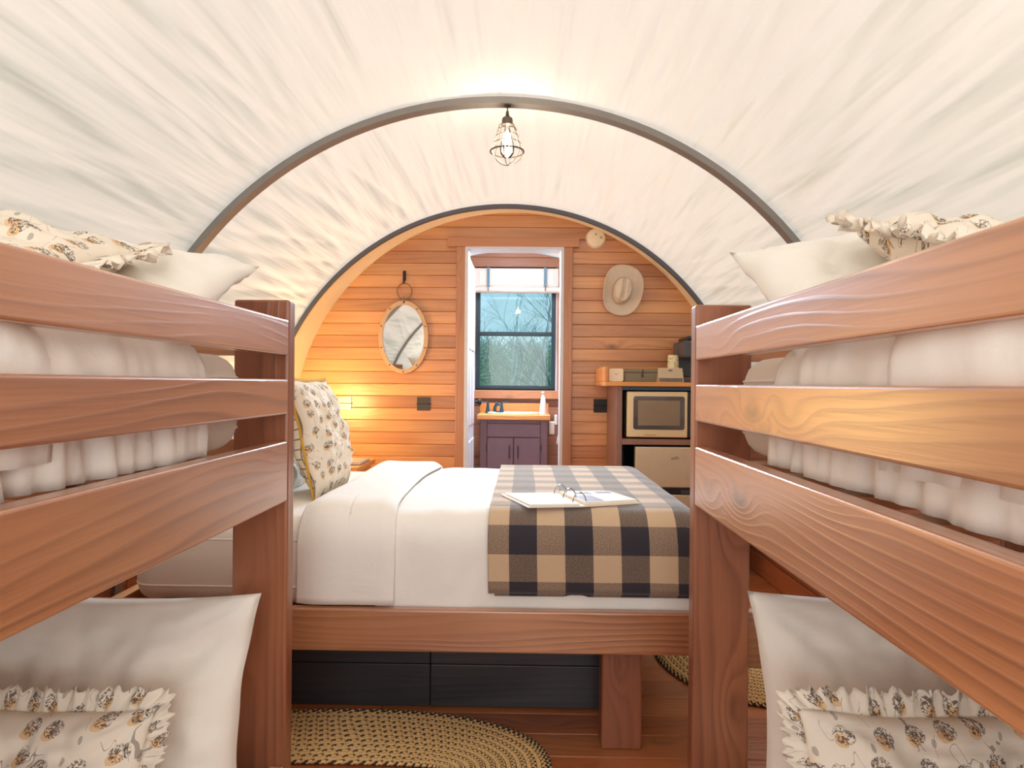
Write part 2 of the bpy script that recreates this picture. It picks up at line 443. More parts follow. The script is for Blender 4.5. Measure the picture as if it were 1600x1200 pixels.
def arch_bar(name, y0, y1, r_in, r_out, cx, cz, mat, parent=None, n=96, zlow=-.75):
    bm = bmesh.new(); rings = []
    pts = [(-1, zlow)] + [(None, PI*i/n) for i in range(n+1)] + [(1, zlow)]
    for a, b in pts:
        ring = []
        for r, y in ((r_in, y0), (r_out, y0), (r_out, y1), (r_in, y1)):
            if a is None: ring.append(bm.verts.new((cx-r*math.cos(b), y, cz+r*math.sin(b))))
            else: ring.append(bm.verts.new((cx+a*r, y, cz+b)))
        rings.append(ring)
    for A, B in zip(rings, rings[1:]):
        for k in range(4): bm.faces.new((A[k], B[k], B[(k+1) % 4], A[(k+1) % 4]))
    bmesh.ops.recalc_face_normals(bm, faces=bm.faces)
    return obj(name, bm, mat, parent, True)
labs = {1: 'dark grey steel tent hoop nearest the camera, over the bunks', 2: 'dark grey steel tent hoop with the caged lamp hanging from it'}
tag(arch_bar('tent_hoop', HOOPS[2], HOOPS[2]+.055, R-.026, R, CX, CZ, dark_steel), labs[2], 'tent hoop')
tag(arch_bar('tent_hoop', HOOPS[1], HOOPS[1]+.055, R-.026, R, CX, CZ, dark_steel), labs[1], 'tent hoop')
o = arch_bar('trim_1', D_END, D_END+.03, R-.024, R+.002, CX, CZ, plain('dark_edge', (84, 84, 92), .6)); struct(o, 'dark grey edge strip around the end wall arch')

# tan band: lofted from the edge strip to the plank wall
bm = bmesh.new(); n = 96; A = []; B = []
ths = [PI*i/n for i in range(n+1)]
ro = R-.022
pa = [(CX-ro, 0)] + [(CX-ro*math.cos(t_), CZ+ro*math.sin(t_)) for t_ in ths] + [(CX+ro, 0)]
pb = [(CX2-R2, 0)] + [(CX2-R2*math.cos(t_), CZ2+R2*math.sin(t_)) for t_ in ths] + [(CX2+R2, 0)]
for (xa, za), (xb, zb) in zip(pa, pb):
    A.append(bm.verts.new((xa, D_END+.01, za))); B.append(bm.verts.new((xb, D_WALL+.01, min(zb, 2.345))))
for i in range(len(A)-1): bm.faces.new((A[i], B[i], B[i+1], A[i+1]))
bmesh.ops.solidify(bm, geom=bm.faces[:], thickness=.012)
struct(obj('trim_2', bm, tan_band, None, True), 'pale tan wooden band lining the end wall arch')

# ------------------------------------------------------------------ end wall of planks
DX0, DX1, DZT = P(730, 600, D_WALL).x, P(875, 600, D_WALL).x, P(802, 390, D_WALL).z
def arch_plank(bm, z0, z1, xl, xr, y0, y1, clipL, clipR, cx, cz, r):
    """a board z0..z1 whose free ends follow the arch"""
    zs = [z0, (z0+z1)/2, z1]
    L, Rr = [], []
    for z in zs:
        a = arc_x(z, cx, cz, r)
        L.append(max(xl, cx-a) if clipL else xl); Rr.append(min(xr, cx+a) if clipR else xr)
    if min(b_-a_ for a_, b_ in zip(L, Rr)) < .012: return False
    outline = [(x, z) for x, z in zip(L, zs)] + [(x, z) for x, z in zip(Rr[::-1], zs[::-1])]
    fr = [bm.verts.new((x, y0, z)) for x, z in outline]; bk = [bm.verts.new((x, y1, z)) for x, z in outline]
    bm.faces.new(fr); bm.faces.new(bk[::-1]); N = len(fr)
    for i in range(N): bm.faces.new((fr[i], bk[i], bk[(i+1) % N], fr[(i+1) % N]))
    bmesh.ops.recalc_face_normals(bm, faces=bm.faces)
    ed = [e for e in bm.edges if abs(e.verts[0].co.y-y0) < 1e-6 and abs(e.verts[1].co.y-y0) < 1e-6]
    bmesh.ops.bevel(bm, geom=ed, offset=.0035, segments=1, affect='EDGES')
    return True
def back_wall(name, y, cx, cz, r, hole, label, ph, mat, dark, zmin=0.0):
    hx0, hx1, hz0, hz1 = hole
    bm = bmesh.new()      # backing with the opening: built as columns of quads
    xs = sorted(set([cx-r+2*r*i/40 for i in range(41)]+[hx0, hx1])); 
    for xa, xb in zip(xs, xs[1:]):
        za = cz+math.sqrt(max(0, r*r-(xa-cx)**2)); zb = cz+math.sqrt(max(0, r*r-(xb-cx)**2))
        inside = xa >= hx0-1e-6 and xb <= hx1+1e-6
        spans = [(0, 0, hz0, hz0), (hz1, hz1, za, zb)] if inside else [(0, 0, za, zb)]
        for a0, b0, a1, b1 in spans:
            if a1-a0 < .001: continue
            v = [bm.verts.new((px_, yy_, pz_)) for yy_ in (y+.028, y+.05) for px_, pz_ in ((xa, a0), (xb, b0), (xb, b1), (xa, a1))]
            for q in ((0,1,2,3),(7,6,5,4),(0,3,7,4),(1,5,6,2),(0,4,5,1),(3,2,6,7)): bm.faces.new([v[i_] for i_ in q])
    bmesh.ops.remove_doubles(bm, verts=bm.verts, dist=1e-5)
    root = obj(name, bm, dark, None); struct(root, label)
    z = zmin
    while z < cz+r:
        z1 = min(z+ph, cz+r-.002); cuts = []
        if z1 <= hz0+.002 or z >= hz1-.002: cuts = [(cx-r-1, cx+r+1, True, True)]
        else: cuts = [(cx-r-1, hx0, True, False), (hx1, cx+r+1, False, True)]
        for xl, xr, a, b in cuts:
            pb_ = bmesh.new()
            if arch_plank(pb_, z+.0007, z1-.0007, xl, xr, y+.012, y+.031, a, b, cx, cz, r): obj('plank', pb_, mat, root)
            else: pb_.free()
        z += ph
    return root
wood_dark = plain('groove_dark', (60, 34, 22), .8)
wall_back = back_wall('wall_back', D_WALL-.02, CX2, CZ2, R2+.012, (DX0-.02, DX1+.02, 0, DZT+.02), 'orange brown horizontal plank wall with the bathroom doorway', .0832, wall_wood, wood_dark)

# door casing
t1 = box('trim_3', DX0-.078, DX0, D_WALL-.045, D_WALL-.008, 0, DZT+.01, trim_wood['Z'], None, .004); struct(t1, 'left upright board of the doorway casing')
t2 = box('trim_4', DX1, DX1+.078, D_WALL-.045, D_WALL-.008, 0, DZT+.01, trim_wood['Z'], None, .004); struct(t2, 'right upright board of the doorway casing')
hx0, hx1 = P(700, 380, D_WALL).x, P(905, 380, D_WALL).x
t3 = box('trim_5', hx0, hx1, D_WALL-.05, D_WALL-.008, DZT+.01, DZT+.075, trim_wood['X'], None, .004); struct(t3, 'wide header board above the bathroom doorway')
t4 = thing('door_2', 'pale painted jamb lining the bathroom doorway', 'door frame', ((DX0+DX1)/2, D_WALL+.04, 0)); t4['kind'] = 'structure'
box('jamb', DX0-.018, DX0+.004, D_WALL-.047, D_WALL+.11, 0, DZT, white_paint, t4, .002)
box('jamb', DX1-.004, DX1+.018, D_WALL-.047, D_WALL+.11, 0, DZT, white_paint, t4, .002)
box('head_jamb', DX0-.018, DX1+.018, D_WALL-.047, D_WALL+.11, DZT-.004, DZT+.016, white_paint, t4, .002)

# ------------------------------------------------------------------ floor
floor = box('floor', -1.75, 1.55, -1.35, D_BATH+.05, -.06, -.012, wood_dark, None, 0); struct(floor, 'reddish brown plank floor')
y = -1.3; k = 0
random.seed(3)
while y < D_BATH:
    y1 = min(y+.138, D_BATH+.04); cuts = [-1.74]+([random.uniform(-1.0, 1.0)] if k % 3 else [random.uniform(-1.2, -.4), random.uniform(.3, 1.1)])+[1.54]
    for xa, xb in zip(cuts, cuts[1:]):
        box('plank', xa+.001, xb-.001, y+.0012, y1-.0012, -.013, 0, floor_wood, floor, .0025, seg=1)
    y = y1; k += 1

# ------------------------------------------------------------------ side walls (plank wainscot) and entrance wall
WXL, WXR = CX-R+.012, CX+R-.012
for nm, x0, x1, lab in (('wall_left', WXL-.03, WXL, 'dark plank lower wall beside the left bunk'), ('wall_right', WXR, WXR+.03, 'dark plank lower wall beside the right bunk')):
    w = box(nm, x0+(-.015 if nm == 'wall_left' else .004), x1+(-.004 if nm == 'wall_left' else .015), -1.35, D_END+.2, -.05, .80, wood_dark, None, 0); struct(w, lab)
    z = 0
    while z < .78:
        for ya, yb in ((-1.34, .9), (.9, 2.9), (2.9, D_END+.2)):
            box('plank', x0+(.004 if nm == 'wall_left' else -.004), x1-.004+(.008 if nm=='wall_left' else -.012), ya+.001, yb-.001, z+.0015, z+.128, side_wood, w, .004, seg=1)
        z += .1315
front = back_wall('wall_front', -1.40, CX2, CZ2, R2+.09, (-.62, .48, 0, 2.05), 'plank wall around the entrance behind the camera', .128, wall_wood, wood_dark)

# ------------------------------------------------------------------ bunk beds
def bunk(side, label):
    L = side < 0
    xi = -.590 if L else .430            # aisle face of rails
    dz = .004 if L else 0
    sg = -1 if L else 1
    xo = xi+sg*.90
    r = thing('bunk_bed', label, 'bunk bed', ((xi+xo)/2, .75, 0), 'wooden bunk beds')
    D = 1.71; Y0 = -.29
    ztop = (P(410, 468, D).z if L else P(1125, 476, D).z)
    for (yy0, yy1) in ((D, D+.05), (Y0-.05, Y0)):
        box('post', xi, xi+sg*.140, yy0, yy1, 0, ztop, post_wood, r, .006)
        box('post', xo-sg*.02, xo-sg*.14, yy0, yy1, 0, ztop, post_wood, r, .006)
    def zz(py): return P(450 if L else 1083, py, D).z
    ys = ((500, 555), (592.5, 647), (689.5, 783)) if L else ((508.5, 563), (601, 658), (698, 790))
    ex = D
    for i, (a, b) in enumerate(ys):
        for xa, xb in ((xi, xi+sg*.038), (xo-sg*.02, xo-sg*.058)):
            box('side_rail', xa, xb, Y0, ex, zz(b), zz(a), bunk_wood['Y'], r, .005, seg=3)
    # end boards behind the posts: top pair, and the pair that carries the lower bed
    a, b = ys[0]
    for yy in ((D+.05, D+.088), (Y0-.088, Y0-.05)):
        box('end_rail', xi+sg*.10, xo-sg*.03, yy[0], yy[1], zz(b), zz(a), bunk_wood['X'], r, .004)
        a2, b2 = ys[2]
        box('end_rail', xi+sg*.10, xo-sg*.03, yy[0], yy[1], zz(b2), zz(a2), bunk_wood['X'], r, .004)
        zt = P(360 if L else 1170, 943 if L else 957, D+.05).z
        box('end_rail', xi+sg*.10, xo-sg*.03, yy[0], yy[1], zt-.144, zt, bunk_wood['X'], r, .004)
    zl = P(330, 1191, D).z if L else .185
    box('end_rail', xi+sg*.14, xo-sg*.14, D+.006, D+.044, zl-.14, zl, bunk_wood['X'], r, .004)
    for xa, xb in ((xi+sg*.002, xi+sg*.04), (xo-sg*.02, xo-sg*.058)):
        box('side_rail', xa, xb, Y0, D, .03, zl-.005, bunk_wood['Y'], r, .005)
    for k in range(9):   # slats under both mattresses
        yy = Y0+.10+k*.2
        for z0 in (zz(ys[2][1])+.12, .10):
            box('slat', xi+sg*.042, xo-sg*.062, yy, yy+.07, z0, z0+.018, bunk_wood['X'], r, 0)
    return dict(xi=xi, xo=xo, sg=sg, z_hi=zz(ys[2][1])+.138, z_lo=.118, Y0=Y0, D=D)
BL = bunk(-1, 'reddish brown wooden bunk bed on the left of the aisle')
BR = bunk(1, 'reddish brown wooden bunk bed on the right of the aisle')

def mattress(name, x0, x1, y0, y1, z0, z1, label, group=None, r=.07):
    bm = bmesh.new(); add_box(bm, x0, x1, y0, y1, z0, z1, r, None, 5)
    o = obj(name, bm, white_sheet, None, True); tag(o, label, 'mattress', group)
    # piped seams round the edge
    for zz in (z0+r*.9, z1-r*.9):
        pts = []
        for (cx_, cy_, a0) in ((x1-r, y1-r, 0), (x0+r, y1-r, PI/2), (x0+r, y0+r, PI), (x1-r, y0+r, 1.5*PI)):
            for k in range(5): t_ = a0+PI/2*k/4; pts.append((cx_+(r-.002)*math.cos(t_), cy_+(r-.002)*math.sin(t_), zz))
        tube('piping', pts, .004, white_sheet, o, 6, True)
    return o

# cloth laid over a box-like body ------------------------------------------------
def profile(a0, a1, ztop, r, zh0, zh1, step=.02):
    """2D path: up from hem zh0 at a0, over the top, down to hem zh1 at a1"""
    p = []; s = 1 if a1 > a0 else -1
    z = zh0
    nz_ = max(1, int((ztop-r-zh0)/step))
    for i in range(nz_): p.append((a0, zh0+(ztop-r-zh0)*i/nz_))
    for i in range(7): t_ = PI/2*i/6; p.append((a0+s*r*(1-math.cos(t_)), ztop-r+r*math.sin(t_)))
    nx_ = int((abs(a1-a0)-2*r)/step)
    for i in range(1, nx_): p.append((a0+s*(r+(abs(a1-a0)-2*r)*i/nx_), ztop))
    for i in range(7): t_ = PI/2*i/6; p.append((a1-s*r+s*r*math.sin(t_), ztop-r+r*math.cos(t_)))
    nz_ = max(1, int((ztop-r-zh1)/step))
    for i in range(1, nz_+1): p.append((a1, ztop-r-(ztop-r-zh1)*i/nz_))
    return p
def sheet(name, prof, axis, e0, e1, ne, disp, mat, parent=None, thick=.01, warp=None, hemw=0):
    bm = bmesh.new(); uvl = bm.loops.layers.uv.new('UVMap'); N = len(prof)
    s = [0]
    for a, b in zip(prof, prof[1:]): s.append(s[-1]+math.hypot(b[0]-a[0], b[1]-a[1]))
    tot = s[-1]; g = []
    for j in range(ne+1):
        e = e0+(e1-e0)*j/ne; row = []
        for i, (a, z) in enumerate(prof):
            p0 = prof[max(0, i-1)]; p1 = prof[min(N-1, i+1)]
            tx, tz = p1[0]-p0[0], p1[1]-p0[1]; l = math.hypot(tx, tz) or 1
            nx_, nz_ = -tz/l, tx/l
            if (prof[-1][0] < prof[0][0]): nx_, nz_ = tz/l, -tx/l
            d, de = disp(e, s[i], tot-s[i], (e-e0)/(e1-e0), z)
            a2, z2 = a+nx_*d, z+nz_*d
            ee = e+de
            co = [ee, a2, z2] if axis == 'X' else [a2, ee, z2]
            if warp: co = warp(co)
            row.append((bm.verts.new(co), e, tot-s[i]))
        g.append(row)
    for j in range(ne):
        for i in range(N-1):
            q = [g[j][i], g[j][i+1], g[j+1][i+1], g[j+1][i]]
            f = bm.faces.new([k[0] for k in q])
            for lp, k in zip(f.loops, q): lp[uvl].uv = (k[1], k[2])
    bmesh.ops.recalc_face_normals(bm, faces=bm.faces)
    o = obj(name, bm, mat, parent, 'all')
    md = o.modifiers.new('thickness', 'SOLIDIFY'); md.thickness = thick; md.offset = 0
    return o
def fb(x, y, z=0): return noise.noise(Vector((x, y, z)))

# pillows -----------------------------------------------------------------------
def pillow(name, w, h, t, M, mat, label=None, cat='pillow', group=None, seed=0, flop=0, back=None, n=44, wr=1.8, pinch=.07):
    bm = bmesh.new(); uvl = bm.loops.layers.uv.new('UVMap')
    def pos(u, v, sd):
        e = max(0, (1-abs(u)**2.6)*(1-abs(v)**2.6))**.55
        x = u*w/2*(1-pinch*(1-v*v)); y_ = v*h/2*(1-pinch*(1-u*u))
        edge = (abs(u)**6+abs(v)**6)
        z = sd*t/2*e
        wz = .016*wr*(fb(u*2.6+seed, v*2.6, seed*3.1+sd))*(.3+e) + .010*wr*fb(u*7+seed, v*7, sd+5.5)*e
        # pull folds running in from the corners
        ang = math.atan2(abs(v)-1.02, abs(u)-1.02); rad = math.hypot(abs(u)-1, abs(v)-1)
        wz += .008*wr*math.sin(ang*15+seed)*math.exp(-rad*2.3)*min(1, rad*6)
        z += sd*wz*(e**.5)
        z += .012*wr*fb(u*2+seed, v*2, 3)*(1-e)
        if flop: z += -flop*max(0, v-.3)**2
        return Vector((x, y_, z))
    grids = []
    for sd in (1, -1):
        g = [[bm.verts.new(M @ pos(-1+2*i/n, -1+2*j/n, sd)) for i in range(n+1)] for j in range(n+1)]
        for j in range(n):
            for i in range(n):
                q = [(j, i), (j, i+1), (j+1, i+1), (j+1, i)]
                if sd < 0: q = q[::-1]
                f = bm.faces.new([g[a][b] for a, b in q]); f.material_index = 1 if (sd < 0 and back) else 0
                for lp, (a, b) in zip(f.loops, q): lp[uvl].uv = (b/n*w+seed*.37, a/n*h+sd*.7)
    bmesh.ops.remove_doubles(bm, verts=bm.verts, dist=.0004)
    bmesh.ops.recalc_face_normals(bm, faces=bm.faces)
    o = obj(name, bm, [mat, back] if back else mat, None, 'all')
    if label: tag(o, label, cat, group)
    def rim(u, v): return M @ Vector((u*w/2*(1-pinch*(1-v*v)), v*h/2*(1-pinch*(1-u*u)), 0))
    return o, rim
def ruffle(parent, w, h, M, mat, width=.05, waves=62, amp=.011, seed=0, pinch=.07):
    bm = bmesh.new(); uvl = bm.loops.layers.uv.new('UVMap'); N = waves*8; rows = []
    for i in range(N+1):
        t_ = i/N*4; sd = int(t_) % 4; f = t_-int(t_)
        u, v = [(-1+2*f, -1), (1, -1+2*f), (1-2*f, 1), (-1, 1-2*f)][sd]
        x = u*w/2*(1-pinch*(1-v*v)); y_ = v*h/2*(1-pinch*(1-u*u))
        d = Vector((u**3, v**3, 0)); d.normalize()
        ph = 2*PI*waves*i/N + 3.2*fb(i*.07, seed)
        row = []
        for k in range(5):
            q = k/4; wd = width*(1+.22*fb(i*.2, k*.3, seed))*q
            z = amp*.75*(math.sin(ph+q*.8)+.5*math.sin(ph*.47+seed)+.35*math.sin(2.3*ph+q))*q**.8*(1+.9*fb(i*.09, seed, 4)) + .012*fb(i*.05, seed)*q; wd *= 1+.12*math.sin(ph*1.7)
            row.append((bm.verts.new(M @ (Vector((x, y_, 0))*.985+d*wd+Vector((0, 0, z)))), i/N*2*(w+h)*1.5, q*width))
        rows.append(row)
    for A_, B_ in zip(rows, rows[1:]):
        for k in range(4):
            q = [A_[k], A_[k+1], B_[k+1], B_[k]]; f = bm.faces.new([a[0] for a in q])
            for lp, a in zip(f.loops, q): lp[uvl].uv = (a[1], a[2])
    bmesh.ops.recalc_face_normals(bm, faces=bm.faces)
    o = obj('ruffle', bm, mat, parent, 'all'); o.modifiers.new('thickness', 'SOLIDIFY').thickness = .002
    return o
def frame(c, xdir, ydir):
    x = Vector(xdir).normalized(); z = x.cross(Vector(ydir)).normalized(); y = z.cross(x)
    M = Matrix.Identity(4)
    for i in range(3): M[i][0], M[i][1], M[i][2], M[i][3] = x[i], y[i], z[i], c[i]
    return M

for B, sn in ((BL, 'left'), (BR, 'right')):
    sg, xi, xo = B['sg'], B['xi'], B['xo']
    xa, xb = xi+sg*.082, xo-sg*.075
    x0, x1 = min(xa, xb), max(xa, xb)
    zt = B['z_hi']+.225
    mattress('mattress', x0, x1, B['Y0']+.02, 1.645, B['z_hi'], zt, f'white mattress on the upper level of the {sn} bunk', r=.06)
    mattress('mattress', x0, x1, B['Y0']+.02, 1.645, B['z_lo'], B['z_lo']+.15, f'white mattress on the lower level of the {sn} bunk', r=.05)
    # duvet with gathered folds hanging down inside the rails
    e1 = 1.37 if sn == 'left' else 1.33
    ph = 0 if sn == 'left' else 40
    def disp(e, s, sr, u, z, ph=ph, zt=zt):
        side = max(0, min(1, (zt-z)/.12))
        d = .014+(.020*fb(e*9+ph, z*2.5) + .020*fb(e*24+ph, z*2+ph)+.010*(1-2*abs(fb(e*17+ph+z*4, z*3, 5))))*side
        d += (1-side)*(.034+.030*fb(e*3.5+ph, s*3.2)+.010*fb(e*12+ph, s*8))*min(1, (1-u)*9+.15)
        return min(d, .030 if side > .6 else 1), .012*fb(s*6, e*2+ph)*min(1, u*3)
    pr = profile(xi+sg*.078, xb, zt, .055, B['z_hi']+.01, B['z_hi']+.03)
    dv = sheet('duvet', pr, 'Y', B['Y0']+.04, e1, 130, disp, duvet_m, None, .008)
    tag(dv, f'rumpled white duvet on the upper level of the {sn} bunk', 'duvet')
    def disp2(e, s, sr, u, z, ph=ph, zt=zt):
        side = max(0, min(1, (zt-z)/.12))
        roll = math.sin(min(1, (1-u)*8)*PI/2)
        d = .024+(.018*fb(e*16+ph+9, z*3)+.012*fb(e*30+ph, z*2, 9))*side
        d += (1-side)*(.062+.020*fb(e*4+ph, s*3.2+8))*roll
        return min(d, .040 if side > .6 else 1), .025*fb(s*5+ph, 3)
    pr = profile(xi+sg*.078, xb, zt, .06, B['z_hi']+.05, B['z_hi']+.06)
    dv2 = sheet('folded_quilt', pr, 'Y', B['Y0']+.05, .92 if sn == 'left' else .93, 90, disp2, duvet_m, None, .01)
    tag(dv2, f'thicker white quilt folded over the near half of the upper {sn} bunk', 'quilt')
    # lower bed cover
    zl = B['z_lo']+.15
    pr = profile(xi+sg*.076, xb, zl, .04, B['z_lo']+.03, B['z_lo']+.03)
    dl = sheet('duvet', pr, 'Y', B['Y0']+.04, 1.2, 70, lambda e, s, sr, u, z: (.014+.010*fb(e*8, s*6, 3), 0), duvet_m, None, .008)
    tag(dl, f'white duvet on the lower level of the {sn} bunk', 'duvet')

# upper left pillows
ztL = BL['z_hi']+.225; ztR = BR['z_hi']+.225
c = P(268, 440, 1.45)
pillow('pillow', .66, .46, .17, frame((-.975, 1.45, ztL+.125), (1, .02, -.02), (.0, .86, .42)), white_cotton, 'plain white pillow on the upper left bunk, behind the floral one', seed=1)
M = frame((-1.0, 1.16, ztL+.150), (1, .05, -.05), (.0, .92, .30))
o, rim = pillow('floral_pillow', .50, .40, .13, M, floral, 'ruffled floral pillow on the upper left bunk', seed=2)
ruffle(o, .50, .40, M, floral, seed=2)
# upper right pillows
pillow('pillow', .64, .46, .18, frame((.81, 1.44, ztR+.13), (1, .0, .02), (.0, .80, .55)), white_cotton, 'plain white pillow on the upper right bunk, behind the floral one', seed=3)
M = frame((.835, 1.20, ztR+.118), (1, .10, -.42), (.0, .92, .30))
o, rim = pillow('floral_pillow', .44, .38, .13, M, floral, 'ruffled floral pillow on the upper right bunk', seed=4)
ruffle(o, .44, .38, M, floral, width=.05, amp=.014, waves=50, seed=4)
# lower left pillows: stand against the far end
def stand(px0, px1, pyt, pyb, D, **k): pass
M = frame(((P(-70, 1000, 1.50)+P(343, 1000, 1.50))/2).xy.to_3d()+Vector((.005, .03, P(340, 958, 1.5).z-.225)), (1, 0, 0), (0, .24, 1))
pillow('pillow', .70, .50, .17, M, white_cotton, 'plain white pillow standing on the lower left bunk', seed=5)
M = frame((P(40, 1000, 1.26).x, 1.27, P(120, 1122, 1.26).z-.17), (1, 0, 0), (0, .42, 1))
o, rim = pillow('floral_pillow', .42, .34, .15, M, floral, 'ruffled floral pillow on the lower left bunk', seed=6)
ruffle(o, .42, .34, M, floral, width=.042, seed=6)
M = frame((P(1400, 1000, 1.5).x+.055, 1.53, P(1190, 955, 1.5).z-.225), (1, 0, 0), (0, .24, 1))
pillow('pillow', .70, .50, .17, M, white_cotton, 'plain white pillow standing on the lower right bunk', seed=7.3)
M = frame((P(1475, 1000, 1.22).x, 1.23, P(1400, 1128, 1.22).z-.17), (1, 0, 0), (0, .42, 1))
o, rim = pillow('floral_pillow', .46, .34, .15, M, floral, 'ruffled floral pillow on the lower right bunk', seed=8)
ruffle(o, .46, .34, M, floral, width=.045, seed=8)

# ------------------------------------------------------------------ queen bed across the room
BX0, BX1 = P(218, 900, 2.3).x, .60
ZR1, ZR0 = P(760, 955, 2.15).z, P(760, 1021, 2.15).z
bed = thing('low_bed', 'low reddish brown wooden bed frame across the middle of the room', 'bed frame', ((BX0+BX1)/2, 2.8, 0))
box('front_rail', BX0-.06, BX1+.20, 2.15, 2.19, ZR0, ZR1, bunk_wood['X'], bed, .006)
box('back_rail', BX0-.06, BX1+.10, 3.52, 3.56, ZR0, ZR1, bunk_wood['X'], bed, .006)
box('head_rail', BX0-.06, BX0-.02, 2.19, 3.52, ZR0, ZR1, bunk_wood['Y'], bed, .005)
box('foot_rail', BX1+.04, BX1+.08, 2.19, 3.52, ZR0, ZR1, bunk_wood['Y'], bed, .005)
la, lb = P(940, 1080, 2.2).x, P(1003, 1080, 2.2).x
for (xx0, xx1) in ((la, lb), (-1.30, -1.17)):
    for yy in (2.195, 3.43): box('leg', xx0, xx1, yy, yy+.088, 0, ZR0+(.0 if yy < 3 else 0), post_wood, bed, .006)
for k in range(12):
    xx = BX0+.02+k*(BX1-BX0-.02)/11.6
    box('slat', xx, xx+.09, 2.195, 3.515, ZR1-.05, ZR1-.03, bunk_wood['Y'], bed, 0)
ZM0, ZM1 = ZR1-.028, .735
mattress('mattress', BX0, BX1, 2.225, 3.50, ZM0, ZM1-.012, 'thick white mattress on the low wooden bed frame', r=.08)

def bedwarp(co):
    x, y, z = co; xe = BX1-.08; r = .10
    if x > xe:
        d = x-xe
        if d < r*PI/2: a = d/r; x = xe+r*math.sin(a); z -= r*(1-math.cos(a))
        else: x = xe+r; z -= r+(d-r*PI/2)
        z = max(z, .40)
    return [x, y, z]
def prof_q(off, zf, r=.10): return profile(3.515+off, 2.208-off, ZM1+off, r, ZM0+.14, zf, .02)
# main cover
def dmain(e, s, sr, u, z):
    side = max(0, min(1, (ZM1-z)/.1))
    d = .006+.006*fb(e*4, s*3)+ side*(.007*fb(e*7+.5*s, s*2.2, 2)+.004*fb(e*17+s*5, s*6, 7))
    d += .006*fb(e*11, s*5, 4)*(1-side)
    return max(d, .001), .004*fb(s*5, 1)
tag(sheet('bed_cover', prof_q(.002, ZR1-.02), 'X', -.47, BX1+.12, 120, dmain, duvet_m, None, .006, bedwarp), 'smooth white bed cover hanging over the front of the low bed', 'bed cover')
def dfold(e, s, sr, u, z):
    side = max(0, min(1, (ZM1-z)/.1))
    puff = math.sin(min(1, u*5)*PI/2)*math.sin(min(1, (1-u)*7)*PI/2)
    d = .008+.022*puff*(1-.5*side) + .008*fb(e*5, s*3, 12)*(1-.2*side)+side*.006*fb(e*9+s*2, s*4, 2)
    return max(d, .004), .012*fb(s*2.4, 4)+.02*side*(sr < 0)+ (-.03*math.sin(min(1, max(0, (s-.3)/1.2))*PI) if u > .5 else 0)*(1-side)
tag(sheet('folded_duvet', prof_q(.012, ZR1+.006, .12), 'X', P(466, 900, 2.2).x, P(617, 900, 2.2).x, 60, dfold, duvet_m, None, .008), 'white duvet folded back in a wide band across the low bed', 'duvet')
def dplaid(e, s, sr, u, z):
    side = max(0, min(1, (ZM1-z)/.1))
    d = .004+.003*fb(e*3, s*3, 22)+side*(.006*(1+fb(e*5, s*2, 23)))
    hem = -.03*u*u if sr < 1e-6 else 0
    return d+.002, .004*fb(s*3, 6)
BLX0 = P(763, 900, 2.19).x
zh = P(765, 926, 2.18).z
bl = sheet('plaid_blanket', prof_q(.020, zh, .11), 'X', BLX0, BX1+.30, 110, dplaid, plaid, None, .007, bedwarp)
tag(bl, 'brown and dark blue checked wool blanket across the foot of the low bed', 'blanket')
# the second layer's hem peeping out below
bl2 = sheet('under_fold', [(2.192, zh+.10), (2.190, zh+.05), (2.192, zh-.006), (2.194, zh-.014)], 'X', BLX0+.02, BX1+.02, 60, lambda e, s, sr, u, z: (.001, 0), plaid, bl, .005)

# bed pillows at the head
pillow('pillow', .68, .46, .16, frame((BX0+.26, 2.62, ZM1+.20), (.0, 1, 0), (-.38, 0, 1)), white_cotton, 'white pillow at the head of the low bed, nearer the camera', seed=11)
pillow('pillow', .68, .46, .16, frame((BX0+.26, 3.14, ZM1+.20), (.0, 1, 0), (-.38, 0, 1)), white_cotton, 'white pillow at the head of the low bed, nearer the nightstand', seed=12)
xm = (P(490, 780, 2.55).x+P(540, 700, 3.0).x)/2
Mq = frame((xm-.05, 2.80, ZM1+.215), (0, 1, 0), (-.22, 0, 1))
o, rim = pillow('floral_pillow', .48, .47, .15, Mq, floral_small, 'floral pillow with mustard edge leaning at the head of the low bed', seed=13, back=check, pinch=.04)
bm = bmesh.new(); pts = []
for sd in range(4):
    for k in range(12):
        f = k/12; u, v = [(-1+2*f, -1), (1, -1+2*f), (1-2*f, 1), (-1, 1-2*f)][sd]
        pts.append((u, v))
ring = []
for u, v in pts:
    for s_ in (.98, 1.055):
        p_ = Mq @ Vector((u*.24*(1-.04*(1-v*v))*s_, v*.235*(1-.04*(1-u*u))*s_, .006*fb(u*9, v*9)))
        ring.append(bm.verts.new(p_))
for i in range(len(pts)):
    a = 2*i; b2 = (2*i+2) % len(ring); bm.faces.new((ring[a], ring[a+1], ring[b2+1], ring[b2]))
o2 = obj('flange', bm, mustard, o, 'all'); o2.modifiers.new('thickness', 'SOLIDIFY').thickness = .006

# storage box under the bed
xs0, xs1 = BX0+.02, P(938, 1080, 2.46).x
sb = thing('storage_box', 'black stained plank box under the low bed', 'storage box', ((xs0+xs1)/2, 2.8, 0))
xm1 = P(672, 1080, 2.46).x; xm0 = P(566, 1080, 2.46).x
for z0, z1 in ((.004, .155), (.157, .305)):
    for a, b in ((xs0, xm1-.001), (xm1+.001, xs1)):
        box('front_board', a, b, 2.46, 2.482, z0, z1, box_wood, sb, .003)
box('side_board', xs0, xs0+.02, 2.484, 3.35, .004, .30, box_wood, sb); box('side_board', xs1-.02, xs1, 2.484, 3.35, .004, .30, box_wood, sb)
box('back_board', xs0, xs1, 3.352, 3.37, .004, .30, box_wood, sb)
box('top_board', xs0, xs1, 2.484, 3.35, .302, .315, box_wood, sb)

